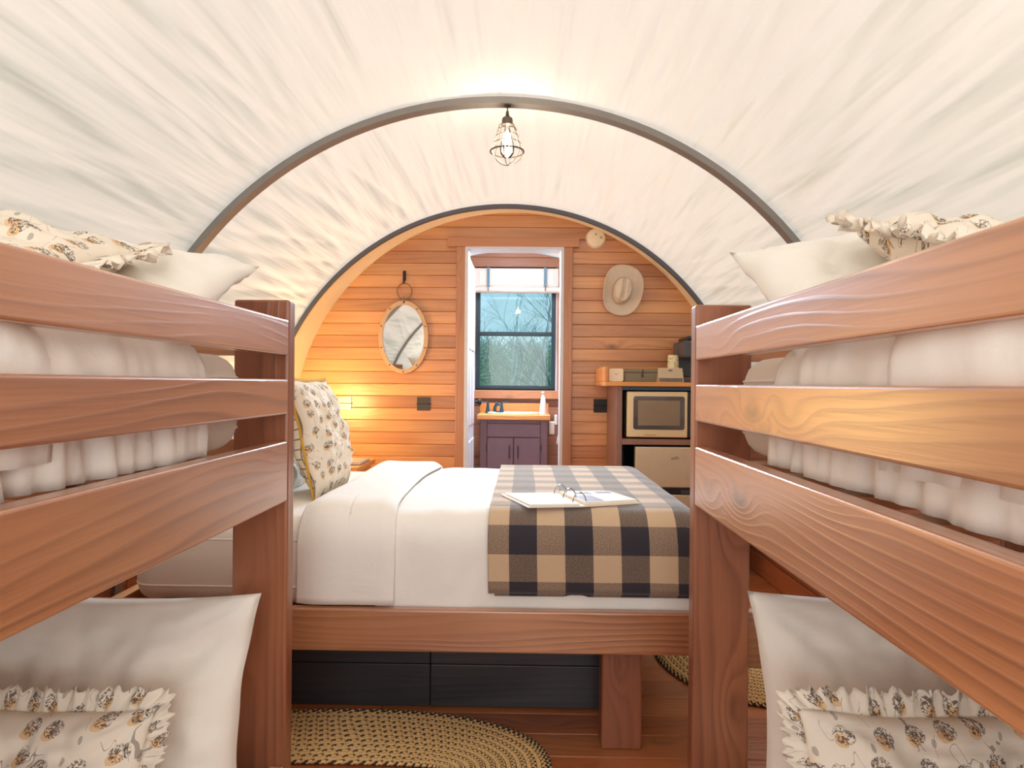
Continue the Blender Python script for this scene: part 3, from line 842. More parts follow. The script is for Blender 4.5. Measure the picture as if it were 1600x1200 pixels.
# open ring binder on the blanket
zb = ZM1+.037
bc = PZ(885, 781, zb)
bd = thing('ring_binder', 'open three ring binder with white pages lying on the checked blanket', 'binder', bc)
A_ = PZ(783, 771, zb); Bp = PZ(825, 791, zb); Cp = PZ(913, 789.5, zb); Dp = PZ(869, 770.5, zb); Ep = PZ(1000, 784.5, zb); Fp = PZ(953, 769.5, zb)
def slab(name, q, z0, z1, mat, par, inset=0):
    bm = bmesh.new(); c = sum(q, Vector())/4
    q = [p+(c-p)*inset for p in q]
    lo = [bm.verts.new((p.x, p.y, z0)) for p in q]; hi = [bm.verts.new((p.x, p.y, z1)) for p in q]
    bm.faces.new(lo[::-1]); bm.faces.new(hi)
    for i in range(4): bm.faces.new((lo[i], lo[(i+1) % 4], hi[(i+1) % 4], hi[i]))
    bmesh.ops.recalc_face_normals(bm, faces=bm.faces)
    return obj(name, bm, mat, par)
slab('cover', [A_, Bp, Cp, Dp], zb-.006, zb-.002, white_plastic, bd); slab('cover', [Dp, Cp, Ep, Fp], zb-.006, zb-.002, tan_band, bd)
pl = slab('page', [A_, Bp, Cp, Dp], zb-.0015, zb+.004, paper, bd, .10); pr_ = slab('page', [Dp, Cp, Ep, Fp], zb-.0015, zb+.008, paper, bd, .08)
def lerp(a, b, t_): return a+(b-a)*t_
def patch(u0, u1, v0, v1):
    f = lambda u, v: lerp(lerp(Cp, Ep, u), lerp(Dp, Fp, u), v)
    return [f(u0, v0), f(u1, v0), f(u1, v1), f(u0, v1)]
slab('printed_panel', patch(.08, .40, .08, .55), zb+.0082, zb+.0086, photo_print, bd)
slab('printed_panel', patch(.25, .5, .66, .88), zb+.0082, zb+.0086, photo_print, bd)
slab('printed_panel', patch(.62, .9, .72, .86), zb+.0082, zb+.0086, photo_print, bd)
for k, t_ in enumerate((.16, .5, .84)):
    c_ = lerp(Cp, Dp, t_); dr = (Ep-A_).normalized() if False else Vector((1, .1, 0)).normalized()
    pts = [c_+dr*(.023*math.cos(a))+Vector((0, 0, .036*math.sin(a))) for a in [PI*i/14 for i in range(15)]]
    tube('ring', pts, .0022, chrome, bd, 6)

# ------------------------------------------------------------------ nightstand + magazine
nz1 = P(558, 731, 3.72).z
ns = thing('nightstand', 'small honey coloured wooden nightstand beyond the head of the low bed', 'nightstand', (-1.12, 3.95, 0))
nx1 = P(558, 731, 3.72).x
box('top', nx1-.42, nx1, 3.72, 4.18, nz1-.028, nz1, counter_wood, ns, .004)
for xx in (nx1-.40, nx1-.06):
    for yy in (3.74, 4.12): box('leg', xx, xx+.04, yy, yy+.04, 0, nz1-.028, counter_wood, ns, .003)
box('side_panel', nx1-.035, nx1-.022, 3.78, 4.12, .25, nz1-.03, counter_wood, ns); box('side_panel', nx1-.395, nx1-.382, 3.78, 4.12, .25, nz1-.03, counter_wood, ns)
dr_ = box('drawer', nx1-.36, nx1-.06, 3.742, 3.76, nz1-.16, nz1-.035, counter_wood, ns)
lathe('knob', [(0, 0), (.008, 0), (.008, .012), (.014, .02), (.012, .028), (0, .03)], bronze, ((nx1-.21), 3.742, nz1-.1), dr_, RX90, 12)
mg = thing('magazine', 'thin grey magazine lying on the nightstand', 'magazine', (nx1-.10, 3.97, nz1))
box('cover', nx1-.19, nx1-.015, 3.84, 4.10, nz1+.001, nz1+.003, dark_grey_plastic, mg, 0)
box('pages', nx1-.188, nx1-.017, 3.842, 4.098, nz1+.003, nz1+.011, paper, mg, 0)
box('cover', nx1-.19, nx1-.015, 3.84, 4.10, nz1+.011, nz1+.013, grey_card, mg, 0)

# ------------------------------------------------------------------ rugs
straw = plain('straw_braid', (242, 206, 144), .9, bump=.5, bscale=500)
straw2 = plain('tan_braid', (226, 182, 122), .9, bump=.5, bscale=500)
darkb = plain('dark_braid', (74, 60, 50), .9, bump=.5, bscale=500)
def rug(name, cx, cy, a, b, label, n_rings, sup=2.3):
    root = thing(name, label, 'rug', (cx, cy, 0), 'oval braided rugs')
    for k in range(n_rings):
        f = (k+.5); da = a-(f*a*.985/n_rings if False else f*.0155); db = b-f*.0155
        if db < .012: break
        if k == 0: cols = (darkb, darkb, straw)
        elif k in (1, 3): cols = (straw, darkb, straw2)
        elif k % 2: cols = (straw, straw2, darkb)
        else: cols = (straw, straw2, straw)
        bm = bmesh.new()
        per = 2*PI*math.sqrt((da*da+db*db)/2); nb = max(6, int(per/.026)); N = nb*7
        for s_ in range(3):
            pts = []
            for i in range(N):
                t_ = 2*PI*i/N
                ct, st = math.cos(t_), math.sin(t_)
                x = da*math.copysign(abs(ct)**(2/sup), ct); y_ = db*math.copysign(abs(st)**(2/sup), st)
                nx_, ny_ = ct/da, st/db; l = math.hypot(nx_, ny_)
                w = math.sin(nb*t_+2*PI*s_/3)*.0042; hgt = math.sin(2*(nb*t_+2*PI*s_/3))*.003
                pts.append((cx+x+nx_/l*w, cy+y_+ny_/l*w, .0085+hgt))
            st0 = len(bm.faces); add_tube(bm, pts, .0044, 4, True)
            bm.faces.ensure_lookup_table()
            for fi in range(st0, len(bm.faces)): bm.faces[fi].material_index = s_
        bmesh.ops.recalc_face_normals(bm, faces=bm.faces)
        obj('braid', bm, list(cols), root, 'all')
    return root
rug('braided_rug', -.555, 2.055, .655, .36, 'oval braided straw rug on the floor in front of the low bed', 23)
rug('braided_rug', .98, 2.98, .40, .50, 'oval braided straw rug beyond the foot of the low bed', 25, 2.1)

# ------------------------------------------------------------------ pendant lamp
YP = 2.828
pc = P(793, 157, YP)
zt_ = CZ+math.sqrt((R-.026)**2-(pc.x-CX)**2)
s = YP/F
def zpx(py): return P(793, py, YP).z
pend = thing('pendant_lamp', 'caged pendant lamp with a lit bulb hanging from the tent hoop', 'pendant lamp', (pc.x, YP, zt_))
X_, Y_ = pc.x, YP
lathe('ceiling_mount', [(0, zt_), (.014, zt_), (.014, zt_-.006), (.005, zt_-.010), (0, zt_-.010)], cage_metal, (X_, Y_, 0), pend, n=16)
tube('rod', [(X_, Y_, zt_-.008), (X_, Y_, zpx(176))], .0028, cage_metal, pend)
lathe('socket', [(0, zpx(174)), (.006, zpx(174)), (.007, zpx(180)), (.012, zpx(183)), (.021, zpx(185)), (.023, zpx(189)), (.023, zpx(194)), (.026, zpx(196)), (0, zpx(196))], cage_metal, (X_, Y_, 0), pend)
def circ(z, r, n=40): return [(X_+r*math.cos(2*PI*k/n), Y_+r*math.sin(2*PI*k/n), z) for k in range(n)]
for py, rp in ((203, 14.5), (213.5, 17.5), (224, 20.5)): tube('cage_ring', circ(zpx(py), rp*s), .0017, cage_metal, pend, 6, True)
tube('cage_ring', circ(zpx(237), 26*s), .0035, cage_metal, pend, 8, True)
for k in range(6):
    a = 2*PI*k/6+.35; pts = []
    for py, rp in ((194, 8), (197, 13), (203, 14.5), (213.5, 17.5), (224, 20.5), (237, 26), (246, 22), (253, 14), (257, 6), (258.5, 0)):
        pts.append((X_+rp*s*math.cos(a), Y_+rp*s*math.sin(a), zpx(py)))
    tube('cage_wire', pts, .0017, cage_metal, pend, 6)
zb0 = zpx(197)
b_ = lathe('bulb', [(.010, zb0), (.011, zb0-.012), (.016, zb0-.03), (.026, zb0-.07), (.030, zb0-.095), (.027, zb0-.115), (.015, zb0-.13), (0, zb0-.134)], bulb_glass, (X_, Y_, 0), pend)
for k in range(4):
    a = PI/2*k+.5
    tube('filament', [(X_+.004*math.cos(a), Y_+.004*math.sin(a), zb0-.02), (X_+.012*math.cos(a), Y_+.012*math.sin(a), zb0-.07), (X_+.010*math.cos(a+.7), Y_+.010*math.sin(a+.7), zb0-.11)], .0022, filament, b_, 6)

# ------------------------------------------------------------------ mirror, hook, outlet plates, detector, hat
WY = D_WALL-.008
def wp(px, py, y=WY): return P(px, py, y)
mc = wp(631, 527); sx = WY/F
ra, rb = 36*sx, 54*sx
tilt = Matrix.Rotation(math.radians(-2.5), 4, 'X')
mr = thing('wall_mirror', 'oval wall mirror in a tan studded frame left of the doorway', 'mirror', mc)
bm = bmesh.new(); n = 64; rings = []
for k in range(n):
    a = 2*PI*k/n; ca, sa = math.cos(a), math.sin(a); ring = []
    for dr2, dy in ((-.013, -.012), (-.015, -.026), (.013, -.026), (.015, -.020), (.015, 0), (-.013, 0)):
        ring.append(bm.verts.new((mc.x+(ra+dr2)*ca, mc.y+dy, mc.z+(rb+dr2)*sa)))
    rings.append(ring)
for k in range(n):
    A2, B2 = rings[k], rings[(k+1) % n]
    for i in range(6): bm.faces.new((A2[i], A2[(i+1) % 6], B2[(i+1) % 6], B2[i]))
bmesh.ops.recalc_face_normals(bm, faces=bm.faces)
obj('frame', bm, mirror_frame_m, mr, True)
bm = bmesh.new(); bm.faces.new([bm.verts.new((mc.x+(ra-.012)*math.cos(2*PI*k/n), mc.y-.013, mc.z+(rb-.012)*math.sin(2*PI*k/n))) for k in range(n)][::-1])
bmesh.ops.recalc_face_normals(bm, faces=bm.faces)
gl = obj('mirror_glass', bm, mirror_m, mr)
for k in range(10):
    a = 2*PI*k/10+PI/2
    lathe('stud', [(0, .005), (.004, .004), (.005, 0)], bronze, (mc.x+ra*math.cos(a), mc.y-.026, mc.z+rb*math.sin(a)), mr, RX90, 10)
rc = wp(632, 455, WY-.02)
tube('hanging_ring', [(rc.x+.050*math.cos(2*PI*k/32), rc.y, rc.z+.055*math.sin(2*PI*k/32)) for k in range(32)], .0035, leather, mr, 8, True)
box('strap', rc.x-.006, rc.x+.004, rc.y-.006, rc.y+.004, mc.z+rb-.005, rc.z-.045, leather, mr, .001)
box('toggle', rc.x-.032, rc.x+.032, rc.y-.004, rc.y+.002, rc.z-.062, rc.z-.056, leather, mr, .001)
hk = thing('wall_hook', 'black iron hook holding the oval mirror', 'hook', wp(632, 430))
h0 = wp(632, 430)
bm = bmesh.new(); add_box(bm, h0.x-.011, h0.x+.011, h0.y-.006, h0.y, h0.z-.04, h0.z+.03, .003); obj('back_plate', bm, black_iron, hk, True)
tube('hook', [(h0.x, h0.y-.004, h0.z+.01), (h0.x, h0.y-.014, h0.z-.02), (h0.x, h0.y-.02, h0.z-.055), (h0.x, h0.y-.034, h0.z-.062), (h0.x, h0.y-.042, h0.z-.045)], [.009, .008, .006, .005, .004], black_iron, hk)

for (px, py, mt, lab) in ((539, 630, pewter, 'shiny pewter hinged outlet plate on the wall, nearest the bed head'), (662, 631, bronze, 'dark bronze hinged outlet plate below the oval mirror'), (938, 634, black_iron, 'black hinged outlet plate beside the kitchen cabinet')):
    c = wp(px, py); t_ = thing('outlet_plate', lab, 'outlet plate', c, 'hinged outlet plates'); h = 10.5*sx
    box('leaf', c.x-h, c.x+h, c.y-.006, c.y, c.z+.002, c.z+h, mt, t_, .0015); box('leaf', c.x-h, c.x+h, c.y-.006, c.y, c.z-h, c.z-.002, mt, t_, .0015)
    tube('hinge_pin', [(c.x-h-.003, c.y-.007, c.z), (c.x+h+.006, c.y-.007, c.z)], .0035, mt, t_, 8)
    for i in (-1, 0, 1):
        for j in (-1, 1): lathe('screw', [(0, .0012), (.0025, .001), (.003, 0)], black_iron, (c.x+i*.03, c.y-.006, c.z+j*.028), t_, RX90, 8)

c = wp(930.5, 373, D_WALL-.008)
sd_ = thing('smoke_detector', 'round cream smoke detector high on the plank wall', 'smoke detector', c)
lathe('base', [(0, .012), (.064, .012), (.067, .008), (.067, 0), (0, 0)], white_plastic, c, sd_, RX90, 40)
lathe('cover', [(0, .036), (.045, .036), (.058, .031), (.062, .022), (.062, .012), (0, .012)], cream_card, c, sd_, RX90, 40)
lathe('test_button', [(0, .003), (.004, .0025), (.005, 0)], bronze, c+Vector((.0, -.036, .024)), sd_, RX90, 10)
for i in range(3): box('vent_slot', c.x+.028+i*.006, c.x+.031+i*.006, c.y-.0375, c.y-.034, c.z-.008, c.z+.010, grey_card, sd_, 0)

# hat
hc = wp(971, 455, D_WALL-.012)
hat = thing('cowboy_hat', 'pale felt cowboy hat hanging on the plank wall', 'hat', hc)
Mh = Matrix.Translation(hc) @ RX90 @ Matrix.Rotation(math.radians(-9), 4, 'Z')
def superr(a, rx, ry, e): return (abs(math.cos(a)/rx)**e+abs(math.sin(a)/ry)**e)**(-1/e)
bm = bmesh.new(); n = 64; rows = []
for k in range(n):
    a = 2*PI*k/n; ro_ = superr(a, .142, .175, 2.3)*(1+.04*math.sin(a+.5)); ri = superr(a, .058, .088, 2.2); row = []
    for i in range(9):
        q = i/8; r_ = ri+(ro_-ri)*q
        z = .012+ .055*(q**2)*(math.cos(a)**2) + .010*q*(1-q)
        row.append(bm.verts.new(Mh @ Vector((r_*math.cos(a)*(1-.06*q*q*math.cos(a)**2), r_*math.sin(a), z))))
    rows.append(row)
for k in range(n):
    for i in range(8): bm.faces.new((rows[k][i], rows[k][i+1], rows[(k+1) % n][i+1], rows[(k+1) % n][i]))
bmesh.ops.recalc_face_normals(bm, faces=bm.faces)
br = obj('brim', bm, hat_felt, hat, 'all'); br.modifiers.new('thickness', 'SOLIDIFY').thickness = .003
bm = bmesh.new(); rows = []
for k in range(n):
    a = 2*PI*k/n; row = []
    for i in range(15):
        q = i/14
        if q < .5: t_ = q/.5; rr = 1-.14*t_; z = .012+.10*t_
        else: t_ = (q-.5)/.5; rr = .86*(1-t_)+.0001; z = .112+.022*math.sin(t_*PI*.5)
        ri = superr(a, .060, .090, 2.2)*rr; x_, y_ = ri*math.cos(a), ri*math.sin(a)
        if q >= .45:
            w_ = min(1, (q-.45)/.15)
            z -= w_*.034*math.exp(-(x_/.013)**2)*(1 if y_ < .07 else .4)      # centre crease
            z -= w_*.018*(math.exp(-((x_-.040)/.014)**2)+math.exp(-((x_+.040)/.014)**2))*math.exp(-((y_-.03)/.05)**2)
        row.append(bm.verts.new(Mh @ Vector((x_, y_, z))))
    rows.append(row)
for k in range(n):
    for i in range(14): bm.faces.new((rows[k][i], rows[k][i+1], rows[(k+1) % n][i+1], rows[(k+1) % n][i]))
bmesh.ops.remove_doubles(bm, verts=bm.verts, dist=.0005); bmesh.ops.recalc_face_normals(bm, faces=bm.faces)
obj('crown', bm, hat_felt, hat, 'all')
bm = bmesh.new(); pts = [Mh @ Vector((superr(2*PI*k/48, .0615, .0915, 2.2)*math.cos(2*PI*k/48), superr(2*PI*k/48, .0615, .0915, 2.2)*math.sin(2*PI*k/48), .022)) for k in range(48)]
add_tube(bm, pts, .005, 6, True); obj('hat_band', bm, plain('hat_band', (190, 172, 152), .8), hat, True)

# ------------------------------------------------------------------ kitchen cabinet with microwave and fridge
YC = 4.18; kx0 = P(963, 700, YC).x; kx1 = kx0+.62
ktop = P(1010, 604, YC).z
kb = thing('kitchen_cabinet', 'brown open kitchen cabinet right of the doorway', 'cabinet', ((kx0+kx1)/2, 4.42, 0))
zsh1, zsh0 = P(1010, 686, YC).z, P(1010, 695, YC).z
box('side_panel', kx0, kx0+.019, YC+.02, 4.66, 0, ktop, cabinet_brown, kb, .001)
box('side_panel', kx1-.019, kx1, YC+.02, 4.66, 0, ktop, cabinet_brown, kb, .001)
box('front_stile', kx0, kx0+.034, YC, YC+.02, 0, ktop, cabinet_brown, kb, .002)
box('front_stile', kx1-.034, kx1, YC, YC+.02, 0, ktop, cabinet_brown, kb, .002)
box('shelf', kx0+.034, kx1-.034, YC, 4.64, zsh0, zsh1, cabinet_brown, kb, .002)
box('back_panel', kx0+.019, kx1-.019, 4.645, 4.66, 0, ktop, navy, kb, 0)
box('lining', kx0+.0195, kx0+.025, YC+.021, 4.644, .0, ktop-.001, navy, kb, 0); box('lining', kx1-.025, kx1-.0195, YC+.021, 4.644, 0, ktop-.001, navy, kb, 0)
box('top_lining', kx0+.035, kx1-.035, YC+.003, 4.644, ktop-.022, ktop, navy, kb, 0)
cz0, cz1 = ktop, P(1010, 597, YC).z
cxl = P(945, 600, YC-.03).x
ct = thing('countertop', 'orange wooden countertop with raised edges over the kitchen cabinet', 'countertop', (cxl+.3, 4.4, cz0))
box('worktop', cxl, kx1+.01, YC-.04, 4.662, cz0+.001, cz1, counter_wood, ct, .004)
ztopb = P(1000, 573, 4.64).z
box('backsplash', cxl+.02, kx1+.01, 4.635, 4.662, cz1, ztopb, counter_wood, ct, .004)
box('side_lip', cxl, cxl+.02, YC-.03, 4.662, cz1, P(950, 573, YC).z, counter_wood, ct, .004)

# microwave
mx0, mx1 = P(982, 650, YC-.01).x, P(982, 650, YC-.01).x+.45
mz0, mz1 = zsh1+.012, P(1000, 612, YC).z
mw = thing('microwave', 'champagne coloured microwave oven on the cabinet shelf', 'microwave', ((mx0+mx1)/2, YC+.17, zsh1))
box('body', mx0, mx1, YC+.02, YC+.34, mz0, mz1, champagne, mw, .004)
dx1 = mx1-.085
door = box('door', mx0-.002, dx1, YC-.012, YC+.019, mz0-.001, mz1+.001, champagne, mw, .006)
box('control_panel', dx1+.002, mx1+.002, YC-.012, YC+.019, mz0, mz1, black_plastic, mw, .004)
wx0, wx1, wz0, wz1 = mx0+.038, dx1-.018, P(1000, 671, YC).z, P(1000, 619, YC).z
def rrect(bm, x0, x1, z0, z1, r, y0, y1):
    o_ = []
    for cx_, cz_, a0 in ((x1-r, z1-r, 0), (x0+r, z1-r, PI/2), (x0+r, z0+r, PI), (x1-r, z0+r, 1.5*PI)):
        for k in range(5): t_ = a0+PI/2*k/4; o_.append((cx_+r*math.cos(t_), cz_+r*math.sin(t_)))
    a = [bm.verts.new((x, y0, z)) for x, z in o_]; b = [bm.verts.new((x, y1, z)) for x, z in o_]
    bm.faces.new(a); bm.faces.new(b[::-1]); N = len(a)
    for i in range(N): bm.faces.new((a[i], b[i], b[(i+1) % N], a[(i+1) % N]))
    bmesh.ops.recalc_face_normals(bm, faces=bm.faces)
bm = bmesh.new(); rrect(bm, wx0, wx1, wz0, wz1, .014, YC-.0145, YC-.010); obj('door_glass', bm, oven_glass, door)
box('screen', wx0+.028, wx1-.028, YC-.0155, YC-.0146, wz0+.025, wz1-.025, oven_inner, door, 0)
box('trim_line', mx0+.004, dx1-.006, YC-.0135, YC-.0122, mz0+.026, mz0+.029, plain('pale_trim', (236, 214, 170), .3, .5), door, 0)
# small illegible maker's lettering: a raised row of letter strokes
bm = bmesh.new(); xx = wx0+.07; random.seed(12)
for k in range(13):
    hh = .0075 if k in (0, 4, 8) else .005
    add_box(bm, xx, xx+.0014, YC-.0138, YC-.012, mz0+.010, mz0+.010+hh); add_box(bm, xx+.002, xx+.0034, YC-.0138, YC-.012, mz0+.010, mz0+.010+hh*.8)
    add_box(bm, xx, xx+.0034, YC-.0138, YC-.012, mz0+.012+.001*(k % 3), mz0+.0134+.001*(k % 3)); xx += .0055
obj('lettering', bm, plain('engraved_tan', (160, 128, 92), .5), door)
for xx in (mx0+.03, mx1-.05):
    for yy in (YC+.04, YC+.29): box('foot', xx, xx+.02, yy, yy+.02, zsh1, mz0, black_plastic, mw, 0)
for k in range(4):
    for j in range(3): box('button', dx1+.018+j*.018, dx1+.031+j*.018, YC-.014, YC-.0115, mz0+.05+k*.022, mz0+.066+k*.022, grey_card, mw, .001)
mw.rotation_euler = (0, 0, math.radians(-2.5))

# fridge
fx0 = P(992, 720, YC).x; fx1 = fx0+.46
fz1 = P(1030, 697, YC).z; fz2 = P(1030, 762, YC-.01).z; fz3 = P(1030, 773, YC-.01).z
fr = thing('mini_fridge', 'steel two door mini fridge under the microwave shelf', 'fridge', ((fx0+fx1)/2, YC+.22, 0))
box('body', fx0, fx1, YC+.045, YC+.44, .02, fz1, black_plastic, fr, .005)
fd = box('freezer_door', fx0+.002, fx1, YC-.005, YC+.042, fz2, fz1-.006, fridge_steel, fr, .006)
box('handle_recess', fx0+.10, fx1, YC-.002, YC+.040, fz3, fz2-.001, black_plastic, fr, .003)
box('handle_lip', fx0+.28, fx1-.04, YC-.008, YC-.003, fz3+.004, fz2-.014, dark_grey_plastic, fr, .002)
fd2 = box('fridge_door', fx0+.002, fx1, YC-.005, YC+.042, .05, fz3-.001, fridge_steel, fr, .006)
box('plinth', fx0+.01, fx1-.01, YC+.05, YC+.3, 0, .019, black_plastic, fr, 0)
e = P(1056, 717, YC-.006); bm = bmesh.new()
emb = [(-.028+.0, 0), (-.024, .003), (-.020, .001), (-.014, .003), (-.009, .0), (-.006, .006), (-.001, .012), (.005, .013), (.011, .010), (.015, .004), (.016, -.002)]
add_tube(bm, [(e.x+a, e.y-.0006, e.z+b) for a, b in emb], .0011, 5)
add_tube(bm, [(e.x+a, e.y-.0006, e.z+b) for a, b in ((-.004, -.003), (0, .005), (.004, -.001), (.008, .003), (.010, -.003))], .0009, 5)
add_tube(bm, [(e.x+a, e.y-.0006, e.z+b) for a, b in ((-.026, -.002), (-.014, -.001))], .0011, 5)
obj('bear_emblem', bm, black_iron, fd)

# things on the counter
T = cz1
p = P(963, 600, YC+.02)
wc = thing('rounded_white_card', 'rounded white card with a small mark leaning at the countertop left end', 'card', (p.x, YC+.04, T))
bm = bmesh.new(); ww = 11.2*YC/F; rrect(bm, p.x-ww, p.x+ww, T+.002, T+.082, .012, YC+.03, YC+.036); obj('card', bm, cream_card, wc)
tube('mark', [(p.x-.007, YC+.0295, T+.052), (p.x, YC+.0295, T+.042), (p.x+.008, YC+.0295, T+.052)], .0012, black_iron, wc, 5)
box('stand_foot', p.x-.01, p.x+.01, YC+.037, YC+.08, T+.001, T+.01, cream_card, wc, .001)
ob0, ob1 = P(977, 590, YC+.14).x, P(1030, 590, YC+.14).x
ob = thing('organiser_box', 'olive grey lidded box behind the cards on the countertop', 'box', ((ob0+ob1)/2, YC+.22, T))
box('body', ob0, ob1, YC+.14, YC+.34, T+.001, T+.060, olive_box, ob, .004)
box('lid', ob0-.002, ob1+.002, YC+.137, YC+.343, T+.061, T+.084, olive_box, ob, .004)
box('clasp', (ob0+ob1)/2, (ob0+ob1)/2+.006, YC+.132, YC+.137, T+.03, T+.080, bronze, ob, .001)
box('clasp_loop', (ob0+ob1)/2-.006, (ob0+ob1)/2, YC+.132, YC+.137, T+.03, T+.05, bronze, ob, .001)
# tent card
c0, c1 = P(1028, 590, YC+.05).x, P(1066, 590, YC+.05).x
tcd = thing('tent_card', 'folded cream sign card with a grey lower band on the countertop', 'sign card', ((c0+c1)/2, YC+.05, T))
bm = bmesh.new()
H = .088
v = [bm.verts.new(q) for q in ((c0-.003, YC+.02, T+.001), (c1+.003, YC+.02, T+.001), (c1, YC+.05, T+H), (c0, YC+.05, T+H), (c0-.003, YC+.09, T+.001), (c1+.003, YC+.09, T+.001))]
bm.faces.new((v[0], v[1], v[2], v[3])); bm.faces.new((v[3], v[2], v[5], v[4])); bmesh.ops.solidify(bm, geom=bm.faces[:], thickness=.002)
obj('card', bm, cream_card, tcd)
def onc(u0, u1, h0, h1, nm, mt):
    bm = bmesh.new(); f = lambda u, h: (c0+(c1-c0)*u, YC+.02+.03*h/H-.0012, T+h)
    bm.faces.new([bm.verts.new(f(*q)) for q in ((u0, h0), (u1, h0), (u1, h1), (u0, h1))]); bmesh.ops.solidify(bm, geom=bm.faces[:], thickness=.0006)
    return obj(nm, bm, mt, tcd)
onc(.02, .98, .003, .026, 'band', grey_card); onc(.42, .58, .068, .078, 'emblem', grey_card)
for u in (.10, .52): onc(u, u+.03, .015, .019, 'dot', paper)
onc(.16, .9, .0125, .0135, 'text_line', paper)
# paper cup upside down on the backsplash side
cp = P(1051.5, 590, YC+.20)
cup = thing('paper_cup', 'cream paper cup with a botanical print behind the sign card', 'cup', (cp.x, YC+.20, T))
cupm, tt, bb = newmat('cup_print'); g = G(tt); tcn = g.n('ShaderNodeTexCoord')
nn = g.noise(tcn.outputs['Object'], 90, 2, .6, 1); n2 = g.noise(tcn.outputs['Object'], 30, 1)
cc = g.mix(g.math('GREATER_THAN', n2, .58), s2l((232, 216, 176)), s2l((206, 190, 120))); g.l(g.mix(g.math('GREATER_THAN', nn, .62), cc, s2l((96, 86, 60))), bb.inputs['Base Color'])
zc = P(1051, 555, YC+.20).z
lathe('body', [(0, T+.001), (.041, T+.001), (.033, zc-.004), (.031, zc), (0, zc)], cupm, (cp.x, YC+.20, 0), cup)
bm = bmesh.new(); add_tube(bm, [(cp.x+.041*math.cos(2*PI*k/28), YC+.20+.041*math.sin(2*PI*k/28), T+.004) for k in range(28)], .0028, 6, True); obj('rim', bm, cream_card, cup, True)
# coffee maker
k0 = P(1064, 560, YC+.16).x; kz1 = P(1070, 526, YC+.2).z
cf = thing('coffee_maker', 'dark grey coffee maker at the right of the countertop', 'coffee maker', (k0+.09, YC+.26, T))
box('body', k0, k0+.20, YC+.26, YC+.40, T+.001, kz1-.03, dark_grey_plastic, cf, .012)
box('base', k0, k0+.20, YC+.10, YC+.26, T+.001, T+.035, dark_grey_plastic, cf, .006)
box('head', k0+.004, k0+.20, YC+.10, YC+.40, kz1-.14, kz1-.03, dark_grey_plastic, cf, .014)
box('lid', k0+.03, k0+.19, YC+.13, YC+.38, kz1-.03, kz1, black_plastic, cf, .012)
box('drip_tray', k0+.03, k0+.17, YC+.11, YC+.25, T+.036, T+.044, black_plastic, cf, .002)

# ------------------------------------------------------------------ bathroom
BXL, BXR = -.98, .62
bath_plank = wood('bath_plank', 'X', (176, 122, 92), (158, 106, 82), (104, 62, 46), rough=.45, coat=.1, var=.15, contrast=.7)
wx0_, wx1_ = P(743, 530, D_BATH).x, P(868, 530, D_BATH).x
wz0_, wz1_ = P(805, 608, D_BATH).z, P(805, 428, D_BATH).z
back_wall('wall_bathroom', D_BATH-.02, CX, CZ, R+.004, (wx0_, wx1_, wz0_, wz1_), 'plank wall with the window at the far end of the bathroom', .0885, bath_plank, wood_dark)
wl = box('wall_bath_left', BXL-.03, BXL, D_WALL+.05, D_BATH, 0, 1.95, bath_plank, None, 0); struct(wl, 'left side wall inside the bathroom')
wr_ = box('wall_bath_right', BXR, BXR+.03, D_WALL+.05, D_BATH, 0, 1.95, bath_plank, None, 0); struct(wr_, 'right side wall inside the bathroom')
# window
wn = thing('window_1', 'black framed sash window over the bathroom vanity', 'window', ((wx0_+wx1_)/2, D_BATH, wz0_)); wn['kind'] = 'structure'
fw = .040
yA, yB = D_BATH-.015, D_BATH+.035
box('window_frame', wx0_, wx0_+fw, yA, yB, wz0_, wz1_, window_black, wn, .003); box('window_frame', wx1_-fw*.9, wx1_, yA, yB, wz0_, wz1_, window_black, wn, .003)
box('window_frame', wx0_+fw, wx1_-fw*.9, yA, yB, wz0_, wz0_+fw*.8, window_black, wn, .003); box('window_frame', wx0_+fw, wx1_-fw*.9, yA, yB, wz1_-fw, wz1_, window_black, wn, .003)
zm = P(805, 522, D_BATH).z
box('meeting_rail', wx0_+fw, wx1_-fw*.9, yA-.006, yB-.02, zm-.018, zm+.018, window_black, wn, .003)
for za, zb_ in ((wz0_+fw*.8, zm-.018), (zm+.018, wz1_-fw)):
    box('pane', wx0_+fw, wx1_-fw*.9, D_BATH+.008, D_BATH+.012, za, zb_, pane_m, wn, 0)
box('casing', wx0_-.014, wx0_, yA-.004, D_BATH+.02, wz0_-.01, wz1_, white_paint, wn, .001); box('casing', wx1_, wx1_+.014, yA-.004, D_BATH+.02, wz0_-.01, wz1_, white_paint, wn, .001)
for i, (a, b, c_, d) in enumerate(((wx0_-.08, wx0_-.014, wz0_-.02, wz1_+.06), (wx1_+.014, wx1_+.08, wz0_-.02, wz1_+.06))):
    box('casing_board', a, b, yA-.014, D_BATH-.001, c_, d, trim_wood['Z'], wn, .003)
box('sill_board', wx0_-.10, wx1_+.10, yA-.03, D_BATH-.001, wz0_-.085, wz0_-.01, trim_wood['X'], wn, .003)
